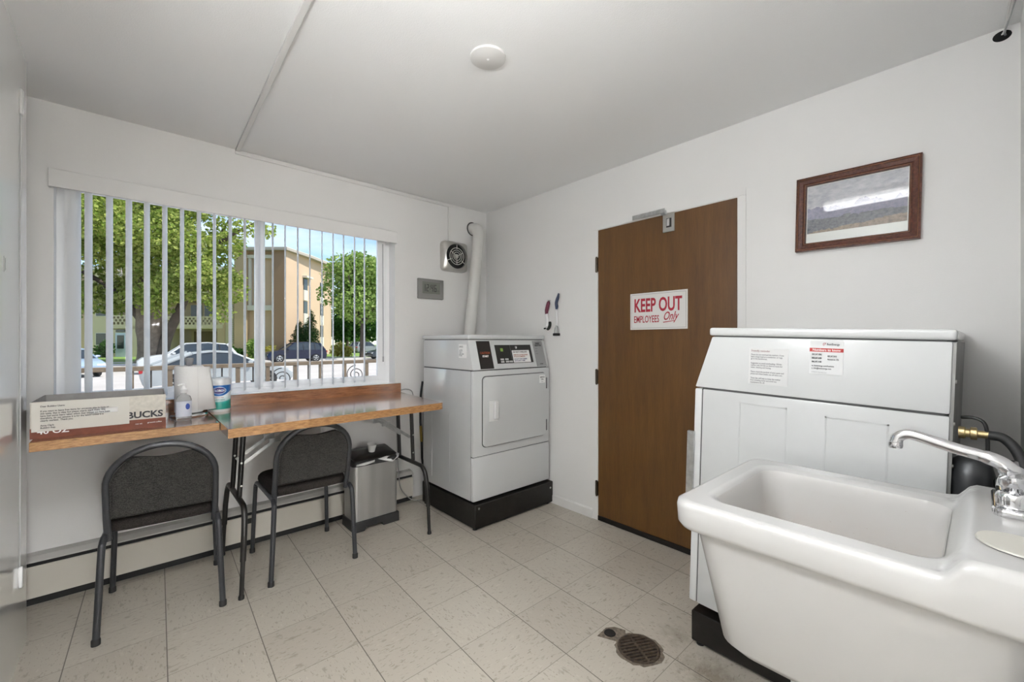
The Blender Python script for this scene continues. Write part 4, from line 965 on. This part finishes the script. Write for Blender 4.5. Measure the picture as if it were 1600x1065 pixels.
# --- cars
tyre = mat('tyre', (.018, .018, .02), .8); rimm = mat('wheel_rim', (.58, .59, .60), .3, metal=.7); carglass = mat('car_glass', (.025, .032, .038), .06, spec=.7)
lampm = mat('headlamp', (.62, .64, .66), .12); tailm = mat('tail_lamp', (.36, .015, .02), .2); trimk = mat('car_trim', (.03, .03, .032), .4)
def car(label, col, kind, loc, rotz, paint_rough=.22, group=None):
    """nose along local +x"""
    t = thing('car', label, 'car', loc, rotz, group)
    pm_ = mat('car_paint_%.3f_%.3f_%.3f' % col, col, paint_rough, coat=.05, metal=.0)
    if kind == 'suv':
        Ln, W, H = 4.75, 1.88, 1.72; wr = .36; ax = (-1.42, 1.43); belt = 1.02
        side = [(-2.30, .34), (-2.36, .60), (-2.33, .98), (-2.22, 1.05), (1.02, 1.06), (1.55, 1.00), (2.12, .88), (2.33, .70), (2.36, .42), (2.28, .28)]
        gb = [(-2.18, 1.02), (1.05, 1.03)]; gt = [(-1.72, 1.62), (.22, 1.66)]; mid = (-.85, 1.71)
        pil = (-1.35, -.42, .50)
    else:
        Ln, W, H = 4.70, 1.84, 1.44; wr = .33; ax = (-1.40, 1.42); belt = .92
        side = [(-2.28, .34), (-2.35, .58), (-2.33, .86), (-2.10, .96), (1.00, .94), (1.60, .86), (2.14, .74), (2.33, .58), (2.34, .38), (2.26, .26)]
        gb = [(-1.98, .93), (1.20, .91)]; gt = [(-.92, 1.36), (.28, 1.39)]; mid = (-.35, 1.43)
        pil = (-1.05, -.25, .62)
    def arch(xc):
        return [(xc + (wr + .07) * math.cos(a), .30 + (wr + .07) * math.sin(a) * .98) for a in [i * PI / 10 for i in range(11)]]
    low = []
    a2, a1 = arch(ax[1]), arch(ax[0])
    low += [(2.20, .24)] + [(x, max(z, .22)) for x, z in a2] + [(x, max(z, .22)) for x, z in a1] + [(-2.22, .26)]
    poly = side + low
    # body: the side profile lofted across the width with rounded flanks
    rings = []
    for y, s, dz in ((-W / 2, .965, -.02), (-W / 2 + .03, .985, -.004), (-W / 2 + .12, 1, 0), (W / 2 - .12, 1, 0), (W / 2 - .03, .985, -.004), (W / 2, .965, -.02)):
        rings.append([(x * s, y, z + (dz if z > .7 else 0)) for x, z in poly])
    body = G().loft(rings, cap0=True, cap1=True).obj('body', pm_, t, 35)
    wb, wt = W / 2 - .07, W / 2 - .27
    P = lambda p, w_: [(p[0], -w_, p[1]), (p[0], w_, p[1])]
    b0, b1, t0_, t1_, m_ = P(gb[0], wb), P(gb[1], wb), P(gt[0], wt), P(gt[1], wt), P(mid, wt + .02)
    g = G().faces([b0[0], b0[1], b1[0], b1[1], t0_[0], t0_[1], t1_[0], t1_[1], m_[0], m_[1]],
              [(0, 1, 5, 4), (2, 6, 7, 3), (0, 4, 8, 6, 2), (1, 3, 7, 9, 5), (4, 5, 9, 8), (8, 9, 7, 6), (0, 2, 3, 1)])
    g.obj('cabin_glass', carglass, t, 0)
    # roof skin and pillars in body colour
    rp = []
    for x, z, w_ in ((gt[0][0] - .10, gt[0][1] - .03, wt + .03), (gt[0][0] + .05, gt[0][1] + .03, wt + .025), (mid[0], mid[1] + .015, wt + .035), (gt[1][0] - .05, gt[1][1] + .02, wt + .025), (gt[1][0] + .10, gt[1][1] - .045, wt + .03)):
        rp.append([(x, -w_, z - .045), (x, -w_ + .06, z + .005), (x, 0, z + .02), (x, w_ - .06, z + .005), (x, w_, z - .045)])
    G().loft(rp, closed=False).obj('roof', pm_, t, 40)
    g = G()
    for sy in (-1, 1):
        for xb, xt, w2 in ((gb[1][0] + .02, gt[1][0] + .05, .05), (gb[0][0] - .01, gt[0][0] - .04, .10)):
            g.tube([(xb, sy * (wb + .006), gb[0][1] - .01), (xt, sy * (wt + .006), gt[1][1] - .03)], w2 * .8, 6)
    g.obj('pillar', pm_, body, 60)
    g = G()
    for sy in (-1, 1):
        for xp in pil[:2]:
            zt = gt[0][1] - .0
            g.tube([(xp - .04, sy * (wb + .008), belt), (xp, sy * (wt + .008), zt)], .035, 6)
        g.box(-1.9, 1.0, sy * (W / 2 - .01) - .008, sy * (W / 2 - .01) + .008, .30, .36)
    g.obj('trim', trimk, body, 60)
    for x in ax:
        for sy in (-1, 1):
            y = sy * (W / 2 - .12)
            wh = G().lathe([(.20, -.11), (wr - .02, -.11), (wr, -.08), (wr, .08), (wr - .02, .11), (.20, .11)], (x, y, wr), 'y', 28).obj('wheel', tyre, t, 40)
            g = G(); yo = sy * .10
            g.lathe([(.205, -.02), (.225, .01), (.205, .02)], (x, y + yo, wr), 'y', 28); g.lathe([(0, -.012), (.05, -.012), (.05, .012), (0, .012)], (x, y + yo, wr), 'y', 14)
            for k in range(5):
                a = k * 2 * PI / 5 + .3; g.tube([(x + .04 * math.cos(a), y + yo, wr + .04 * math.sin(a)), (x + .21 * math.cos(a), y + yo, wr + .21 * math.sin(a))], .032, 6)
            g.obj('rim', rimm, wh, 50)
            G().lathe([(0, 0), (.205, 0)], (x, y + sy * .06, wr), 'y', 24).obj('brake_disc', trimk, wh, 0)
    for sy in (-1, 1):
        zl = .70 if kind == 'suv' else .62
        G().prism([(2.08, zl + .10), (2.30, zl + .02), (2.325, zl - .06), (2.16, zl - .02)], 'y', sy * W / 2 * .97 - .01, sy * W / 2 * .60, .01, 1).obj('headlight', lampm, t)
        zt_ = .92 if kind == 'suv' else .80
        G().prism([(-2.37, zt_ + .06), (-2.05, zt_ + .07), (-2.22, zt_ - .07), (-2.37, zt_ - .09)], 'y', sy * W / 2 * .985 - .004, sy * W / 2 * .62, .01, 1).obj('taillight', tailm, t)
        for x in (-.30, .72) if kind == 'suv' else (-.45, .55): G().box(x - .09, x + .09, sy * (W / 2 - .004) - .02, sy * (W / 2 - .004) + .02, belt - .13, belt - .10, .006, 1).obj('door_handle', pm_, t)
        G().lathe([(0, -.11), (.07, -.09), (.08, 0), (.06, .09), (0, .10)], (.78 if kind == 'suv' else .82, sy * (W / 2 + .06), belt + .10), 'y', 10, 1.2, .8).obj('mirror', pm_, t)
    return t
car('silver sedan parked nearest behind the porch railing', (.33, .35, .36), 'sedan', (2.55, 19.6, GZ), 0)
car('large white car parked behind the silver sedan', (.52, .53, .54), 'suv', (2.55, 31.2, GZ), PI)
car('dark navy car parked on the street before the tan building', (.004, .007, .030), 'suv', (10.5, 39.6, GZ), PI)
car('pale blue car at the left end of the window by the blinds', (.28, .36, .46), 'sedan', (-2.5, 31.6, GZ), math.radians(-72))
car('dark car by the lawn tree at the right end of the window', (.03, .035, .04), 'sedan', (19.9, 41.0, GZ), PI)
car('grey car far away on the lawn side behind the yellow bushes', (.20, .21, .23), 'suv', (26.2, 62, GZ), .3)

# --- apartment block with balconies (left)
cream = mat('stucco_cream', (.58, .50, .33), .85, noise=(.7, .04)); tan = mat('stucco_tan', (.50, .37, .225), .85, noise=(.7, .05)); offw = mat('trim_offwhite', (.66, .62, .54), .7)
winm = mat('house_glass', (.035, .05, .05), .12, spec=.6); brownw = mat('slab_brown', (.29, .185, .115), .8, noise=(.5, .05)); shadem = mat('carport_shade', (.20, .15, .085), .9)
def local_thing(name, label, cat, r, f):
    t = thing(name, label, cat, S(r, f), VA); return t
# left block: local x along r, local y along f (front at 0), z from the ground
A = local_thing('apartment_building', 'cream apartment block with breeze block balconies behind the large tree', 'building', -38, 46)
def ax_(px): return (px - 800) / 662.6 * 46 + 38
def az_(py): return 1.26 - GZ + (532 - py) / 662.6 * 46
g = G(); BX0, BX1 = -22, ax_(366)
g.box(BX0, ax_(176), 0, 12, 0, 9.4); g.box(ax_(176), ax_(200), 0, 12, 0, az_(514)); g.box(ax_(200), ax_(262), 0, 12, 0, az_(492)); g.box(ax_(350), BX1, 0, 12, 0, 9.4)
g.box(ax_(176), ax_(350), 3.4, 12, 0, 9.4); g.box(ax_(176), ax_(350), 0, 3.5, az_(468), az_(455)); g.box(ax_(176), ax_(350), 0, 3.5, az_(513), az_(509)); g.box(ax_(176), ax_(350), 0, 3.5, 8.6, 9.4)
g.obj('wall', cream, A, 0)
G().box(BX0 - .4, BX1 + .3, -.6, 12, 9.4, 9.8).obj('roof', offw, A, 0)
for a, b in ((122, 137), (340, 352)): G().box(ax_(a), ax_(b), -.08, .02, 0, 9.3).obj('pilaster', tan, A, 0)
def awin(a, b, t_, bt, y=-.06):
    f = G().box(ax_(a) - .06, ax_(b) + .06, y, y + .08, az_(bt) - .06, az_(t_) + .06).obj('window', offw, A, 0)
    G().box(ax_(a), ax_(b), y - .02, y + .04, az_(bt), az_(t_)).obj('pane', winm, f, 0)
awin(151, 166, 476, 493); awin(151, 166, 520, 538); awin(100, 118, 476, 493); awin(100, 118, 520, 538)
for a, b in ((262, 280), (285, 300), (304, 322), (328, 342)): awin(a, b, 472, 492, 3.35)
awin(180, 198, 472, 490, 3.35)
G().box(ax_(268), ax_(340), 3.25, 3.38, .0, az_(516)).obj('carport_shade', shadem, A, 0)  # dark sheet, the shade under the balcony put into its colour
def breeze(x0, x1, z0, z1, y=-.05):
    g = G(); nx = max(1, round((x1 - x0) / .42)); nz = 3; cw, ch = (x1 - x0) / nx, (z1 - z0) / nz
    g.box(x0, x1, y - .05, y + .05, z1 - .06, z1 + .10); g.box(x0, x1, y - .05, y + .05, z0 - .40, z0 + .02)
    for j in range(1, nz): g.box(x0, x1, y - .04, y + .04, z0 + j * ch - .035, z0 + j * ch + .035)
    for j in range(nz):
        for i in range(nx + 1):
            xx = min(x1, max(x0, x0 + (i + (.5 if j % 2 else 0)) * cw)); g.box(xx - .09, xx + .09, y - .04, y + .04, z0 + j * ch, z0 + (j + 1) * ch)
    return g.obj('balcony_rail', cream, A, 0)
breeze(ax_(176), ax_(202), az_(506.5), az_(493)); breeze(ax_(258), ax_(349), az_(506.5), az_(495))
dr = G().box(ax_(181), ax_(197), -.06, .04, az_(557), az_(519)).obj('entry_door', mat('door_paleblue', (.52, .60, .68), .4), A, 0)
G().box(ax_(184), ax_(194.5), -.09, .0, az_(544), az_(523)).obj('pane', winm, dr, 0)
G().box(ax_(182), ax_(196), -.09, .0, az_(518), az_(514.5)).obj('transom', winm, A, 0)
g = G()
for i in range(20): g.box(ax_(357.5), ax_(365.5), -.12, -.02, az_(536 - i * 3.4), az_(536 - i * 3.4 - 2.0))
g.box(ax_(361), ax_(362.4), -.12, -.02, az_(537), az_(470)); g.obj('breeze_column', offw, A, 0)

# --- tan block with the rounded end
B = local_thing('tan_apartment_building', 'tall tan apartment block with a rounded end wall across the street', 'building', -24.24, 45.5)
K = 45.5 / 662.6
def bx_(px): return (px - 447) * K
def bz_(py): return 1.26 - GZ + (532 - py) * K
H_ = bz_(391)
g = G(); plan = [(bx_(366), 0), (bx_(386), 0), (bx_(386), 1.2), (bx_(427), 1.2), (bx_(427), .9)]
g.box(bx_(366), bx_(385), 0, 14, 0, H_); g.obj('wall', tan, B, 0)
G().box(bx_(427), 0, -.15, .5, 0, H_).obj('fin_wall', brownw, B, 0)
curve = [(0, 0), (.22, 4), (.25, 8), (-.05, 11), (-.9, 13.5), (-2.4, 15.3), (-3.6, 15.8), (-5.4, 16), (-5.4, .5), (0, .5)]
G().prism(curve, 'z', 0, H_).obj('end_wall', mat('stucco_peach', (.60, .43, .30), .85, noise=(.6, .04)), B, 60)
G().box(bx_(385), bx_(427), 1.5, 14, 0, H_).obj('recess_wall', tan, B, 0)
for a, b in ((386, 390), (395, 398)): G().box(bx_(a), bx_(b), .2, 1.6, bz_(484), H_ - .5).obj('recess_post', offw, B, 0)
G().box(bx_(385), bx_(427), .1, 1.6, bz_(484), bz_(476)).obj('floor_band', offw, B, 0)
G().box(bx_(385), bx_(427), .1, 1.6, bz_(402), bz_(397)).obj('floor_band', offw, B, 0)
for t_, b_ in ((416, 439), (455.5, 476), (496, 520)): G().box(bx_(409), bx_(424), 1.2, 1.55, bz_(b_), bz_(t_)).obj('spandrel_panel', cream, B, 0)
for t_, b_ in ((403, 415.5), (439.5, 455), (485, 495.5), (520.5, 538)):
    f = G().box(bx_(412), bx_(424), 1.3, 1.55, bz_(b_), bz_(t_)).obj('window', trimk, B, 0)
    G().box(bx_(413), bx_(423), 1.26, 1.32, bz_(b_) + .05, bz_(t_) - .05).obj('pane', winm, f, 0)
# windows on the long end wall, three floors, two stacks
def endwin(y, w_, x, zc, h, cap):
    f = G().box(x - .5, x + .05, y - w_, y + w_, zc - h, zc + h).obj('window', winm, B, 0)
    G().box(x - .4, x + .09, y - w_ - .05, y + w_ + .05, zc - h - 1.2, zc - h).obj('sill_panel', offw, f, 0)
    if cap: G().box(x - .4, x + .5, y - w_ - .2, y + w_ + .5, zc + h, zc + h + .22).obj('hood', offw, f, 0)
for i, zc in enumerate((8.4, 5.7, 3.0)): endwin(3.8, .42, .22, zc, .7, i == 0); endwin(7.9, .42, .26, zc, .7, False)
for i in range(1):
    rf = [(bx_(368), -.5), (.35, -.5), (.85, 4), (.95, 8), (.75, 11.4), (.0, 14.2), (-1.6, 16.2), (-3.6, 16.8), (-5.4, 16.9), (-5.4, 14), (bx_(368), 14)]
    G().prism(rf, 'z', H_, H_ + .26).obj('roof', mat('roof_fascia', (.42, .37, .32), .7), B, 0)
    G().prism([(x * 1.0, y) for x, y in rf], 'z', H_ + .26, H_ + .32).obj('roof_edge', offw, B, 0)

# --- trees and shrubs
def leaf_mat(name, c0, c1, tr=.35):
    g = Nodes(name); nt = g.nt
    geo = g.n('NewGeometry'); c = g.ramp(geo.outputs['Random Per Island'], [(0, c0), (1, c1)])
    d = g.n('BsdfDiffuse', {'Color': c}); t = g.n('BsdfTranslucent', {'Color': c})
    mx = g.n('MixShader', {0: tr}); nt.links.new(d.outputs[0], mx.inputs[1]); nt.links.new(t.outputs[0], mx.inputs[2])
    nt.links.new(mx.outputs[0], g.out.inputs[0]); return g.m
lf_big = leaf_mat('leaf_cottonwood', (.16, .25, .04), (.46, .50, .15)); lf_mid = leaf_mat('leaf_green', (.15, .27, .05), (.42, .52, .18)); lf_dark = leaf_mat('leaf_dark', (.025, .075, .018), (.07, .15, .035))
lf_fir = leaf_mat('leaf_conifer', (.014, .04, .012), (.035, .08, .024), .1); lf_yel = leaf_mat('leaf_yellow', (.30, .27, .04), (.50, .46, .14)); 
bark = mat('bark', (.19, .15, .115), .95, noise=(3.0, .35), bump=(7, 1.0)); barkd = mat('bark_dark', (.09, .07, .055), .95, noise=(3, .3), bump=(7, .8))
def leaves(name, blobs, count, size, m, parent, surf=.45, seed=1, droop=0.0):
    """thousands of folded leaf blades scattered through ellipsoid clumps"""
    rr_ = random.Random(seed); V, F = [], []
    vol = [b[3] * b[4] * b[5] for b in blobs]; tot = sum(v ** .67 for v in vol)
    for b, v in zip(blobs, vol):
        for _ in range(int(count * v ** .67 / tot)):
            while True:
                d = Vector((rr_.uniform(-1, 1), rr_.uniform(-1, 1), rr_.uniform(-1, 1)))
                if .05 < d.length < 1: break
            d = d.normalized() * (d.length ** surf)
            p = Vector((b[0] + d.x * b[3], b[1] + d.y * b[4], b[2] + d.z * b[5]))
            a = Vector((rr_.gauss(0, 1), rr_.gauss(0, 1), rr_.gauss(0, .7) - droop)).normalized()
            n = Vector((rr_.gauss(0, 1), rr_.gauss(0, 1), rr_.gauss(0, 1) + .6)); w_ = a.cross(n).normalized(); up = w_.cross(a)
            s = size * rr_.uniform(.6, 1.35); i = len(V)
            V += [p, p + a * s * .5 + w_ * s * .42 + up * s * .12, p + a * s, p + a * s * .5 - w_ * s * .42 + up * s * .12]
            F += [(i, i + 1, i + 2), (i, i + 2, i + 3)]
    me = bpy.data.meshes.new(name); me.from_pydata(V, [], F); me.materials.append(m); me.update()
    o = bpy.data.objects.new(name, me); COL.objects.link(o); o.parent = parent
    return o
def blobs_in(rr_, n, c, rad, br):
    out = []
    for _ in range(n):
        while True:
            d = Vector((rr_.uniform(-1, 1), rr_.uniform(-1, 1), rr_.uniform(-1, 1)))
            if d.length < 1: break
        k = rr_.uniform(.7, 1.3) * br; out.append((c[0] + d.x * rad[0], c[1] + d.y * rad[1], c[2] + d.z * rad[2], k, k, k * .75))
    return out
# the large old tree (local frame: x = r, y = f, z up)
T = local_thing('large_tree', 'large old tree with thick double trunk in front of the cream apartment block', 'tree', -29.2, 34)
g = G()
g.tube(smooth_path([(-.25, 0, 0), (-.2, 0, .8), (-.25, 0, 2.6), (-.5, .2, 5.0), (-1.2, .3, 8.5), (-1.6, .6, 13)], 4), [.80, .62, .56, .54, .52, .5, .5, .5, .58, .57, .56, .55, .52, .5, .46, .42, .36, .3, .24, .18, .12], 14)
g.tube(smooth_path([(.45, 0, 0), (.6, -.1, .9), (.7, -.1, 3.0), (1.2, 0, 6.0), (1.5, .4, 11)], 4), [.66, .52, .46, .43, .42, .41, .40, .47, .45, .43, .41, .39, .34, .3, .25, .2, .14], 14)
g.obj('trunk', bark, T, 60)
g = G()
g.tube(smooth_path([(1.0, .1, .6), (1.5, .1, 2.2), (2.7, 0, 4.6), (4.2, -.4, 7.4), (6.5, -.8, 9.6), (9.6, -1, 11.2)], 4), [.46, .44, .41, .38, .36, .34, .33, .32, .31, .3, .28, .26, .24, .22, .2, .18, .16, .14, .12, .1, .06], 10)
g.tube(smooth_path([(-.3, 0, 3.2), (-2.0, -.4, 5.5), (-4.6, -1, 7.4), (-8, -1.4, 8.6)], 4), [.3, .28, .26, .24, .22, .2, .18, .16, .14, .12, .1, .08, .05], 8)
g.tube(smooth_path([(.7, 0, 4.4), (2.6, .6, 6.4), (4.2, .8, 9), (6, 1, 12)], 4), [.26, .24, .23, .22, .2, .18, .17, .16, .14, .12, .1, .08, .05], 8)
g.obj('branch', barkd, T, 60)
rt_ = random.Random(5)
bl = blobs_in(rt_, 46, (-1.5, -.5, 10.2), (7.6, 5.5, 5.0), 1.75) + blobs_in(rt_, 16, (5.2, -1, 6.2), (2.4, 3, 2.2), 1.15) + blobs_in(rt_, 22, (-4.5, -1, 5.6), (4.5, 3, 1.5), 1.15) + blobs_in(rt_, 7, (1.8, -1.5, 5.0), (1.6, 1, .8), .85)
bl += [(6.2, -1, 4.9, .9, .9, .8), (6.7, -1, 4.0, .7, .7, .7), (7.2, -1, 6.4, .8, .8, 1.0), (8.6, -1.2, 10.6, 1.0, .8, .6), (10.2, -1.2, 10.4, .8, .7, .5), (6.8, -1, 9.4, 1.2, 1, 1), (-8.5, -1, 4.2, 1.6, 1.2, 1.2), (-6.5, -1, 3.8, 1.2, 1, .7)]
leaves('foliage', bl, 42000, .27, lf_big, T, .5, 3, .3)
def tree(label, r, f, h, rad, zc, nb, n, size, lm, seed, tr=.22, name='street_tree', zr=None, group=None):
    t = local_thing(name, label, 'tree', r, f); rq = random.Random(seed)
    if group: t['group'] = group
    g = G(); g.tube(smooth_path([(0, 0, 0), (.05, 0, h * .3), (.1, 0, h * .75)], 5), [tr, tr * .9, tr * .85, tr * .8, tr * .75, tr * .7, tr * .6, tr * .5, tr * .4, tr * .3, tr * .2], 10)
    for k in range(3):
        a = k * 2.1 + .4; g.tube([(0, 0, h * .28), (math.cos(a) * rad * .35, math.sin(a) * rad * .35, h * .5), (math.cos(a) * rad * .7, math.sin(a) * rad * .7, h * .72)], [tr * .5, tr * .4, tr * .15], 7)
    g.obj('trunk', barkd, t, 60)
    leaves('foliage', blobs_in(rq, nb, (0, 0, zc), (rad * .72, rad * .72, zr or (h - zc) * .8), rad * .36), n, size, lm, t, .5, seed)
    return t
tree('bright green street tree on the lawn at the right end of the window', -15.6, 44, 11.4, 4.0, 7.0, 40, 11000, .30, lf_mid, 11, .24, zr=3.6)
tree('dark green tree standing right behind the bright street tree', -23.0, 66, 12.5, 5.2, 7.2, 26, 4500, .55, lf_dark, 12, .3, zr=5)
tree('dark tree beyond the rounded end of the tan building', -29.5, 76, 13.5, 4.2, 7.6, 24, 4200, .55, lf_dark, 13, .3, zr=6)
tree('green tree far behind the grey car under the street tree', -34, 92, 9, 4.5, 4.6, 20, 3500, .6, lf_mid, 15, .3, zr=4)
def conifer(label, r, f, h, rad, seed):
    t = local_thing('conical_shrub', label, 'shrub', r, f); rq = random.Random(seed)
    G().tube([(0, 0, 0), (0, 0, h * .8)], [.12, .04], 8).obj('stem', barkd, t)
    bl = []
    for i in range(26):
        u_ = i / 25; rr2 = rad * (1 - (max(0, u_ - .25) / .75) ** 1.9) * .55 + .08
        for k in range(3): a = rq.uniform(0, 6.28); bl.append((math.cos(a) * rr2 * .8, math.sin(a) * rr2 * .8, .15 + u_ * (h - .35), rr2 * .8, rr2 * .8, h * .06))
    leaves('foliage', bl, 9000, .11, lf_fir, t, .4, seed)
conifer('shorter rounded conical shrub before the tan building', -22.6, 45.2, 4.0, 1.2, 21)
conifer('taller narrow conical shrub just behind the shorter one', -22.8, 48.2, 5.3, .98, 22)
def bush(label, r, f, w_, h, n, lm, seed, size=.2, name='bush'):
    t = local_thing(name, label, 'bush', r, f); rq = random.Random(seed)
    g = G()
    for k in range(6): a = k * 1.05; g.tube([(0, 0, 0), (math.cos(a) * w_ * .3, math.sin(a) * .3, h * .7)], [.04, .01], 5)
    g.obj('stems', barkd, t)
    leaves('foliage', [(rq.uniform(-w_, w_) * .6, rq.uniform(-.4, .4), h * rq.uniform(.3, .7), w_ * .4, .5, h * .35) for _ in range(9)], n, size, lm, t, .6, seed)
bush('yellow flowering bush to the right of the conical shrubs', -18.6, 46.5, 1.2, 1.7, 1500, lf_yel, 31)
bush('pale bush beside the brown slab of the tan building', -25.2, 43.6, .9, 1.3, 1200, lf_yel, 32)
bush('green bush under the windows of the tan building', -26.9, 44.0, .9, 2.0, 1400, lf_mid, 33)
bush('low dark bush at the foot of the tan building corner', -29.3, 44.2, 1.5, 1.2, 1600, lf_dark, 34)
bush('dark bush left of the white entry door behind the lawn', -43.0, 44.6, 1.4, 1.9, 1500, lf_dark, 35)

# ------------------------------------------------------------------ camera, world, view
cam = bpy.data.cameras.new('camera'); cam.sensor_width = 36; cam.sensor_fit = 'HORIZONTAL'; cam.lens = 36 * 662.6 / 1600; cam.clip_start = .02; cam.clip_end = 500
co = bpy.data.objects.new('camera', cam); COL.objects.link(co); co.location = (0, 0, 1.26); co.rotation_euler = (PI / 2, 0, -math.atan2(.6681, .7441))
scene.camera = co
w = bpy.data.worlds.new('world'); scene.world = w; w.use_nodes = True; nt = w.node_tree
bg = nt.nodes['Background']; sky = nt.nodes.new('ShaderNodeTexSky'); sky.sky_type = 'NISHITA'; sky.sun_disc = False
sky.sun_elevation = math.radians(58); sky.sun_rotation = math.radians(138); sky.altitude = 1600; sky.air_density = 1.0; sky.dust_density = 1.2; sky.ozone_density = 1.0
tcw = nt.nodes.new('ShaderNodeTexCoord'); mpw = nt.nodes.new('ShaderNodeMapping'); mpw.inputs['Scale'].default_value = (1.0, 1.0, 3.2)
nzw = nt.nodes.new('ShaderNodeTexNoise'); nzw.inputs['Scale'].default_value = 2.6; nzw.inputs['Detail'].default_value = 7; nzw.inputs['Roughness'].default_value = .58
rpw = nt.nodes.new('ShaderNodeMapRange'); rpw.inputs['From Min'].default_value = .44; rpw.inputs['From Max'].default_value = .70; rpw.inputs['To Max'].default_value = .75
mxw = nt.nodes.new('ShaderNodeMix'); mxw.data_type = 'RGBA'; mxw.inputs['B'].default_value = (5.6, 5.7, 5.9, 1)
nt.links.new(tcw.outputs['Generated'], mpw.inputs[0]); nt.links.new(mpw.outputs[0], nzw.inputs['Vector']); nt.links.new(nzw.outputs['Fac'], rpw.inputs['Value'])
nt.links.new(rpw.outputs['Result'], mxw.inputs['Factor']); nt.links.new(sky.outputs[0], mxw.inputs['A']); nt.links.new(mxw.outputs['Result'], bg.inputs[0]); bg.inputs[1].default_value = .16
sd = Vector((.64, -.709, 0)).normalized() * math.cos(math.radians(58)) + Vector((0, 0, math.sin(math.radians(58))))
sl = bpy.data.lights.new('sun', 'SUN'); sl.energy = 3.75; sl.angle = math.radians(.6); sl.color = (1.0, .95, .87)
so = bpy.data.objects.new('sun', sl); COL.objects.link(so); so.location = (0, 0, 30); so.rotation_euler = sd.to_track_quat('Z', 'Y').to_euler()
vs = scene.view_settings; vs.view_transform = 'Standard'; vs.look = 'None'; vs.exposure = 0.74; vs.gamma = 1; vs.use_curve_mapping = False
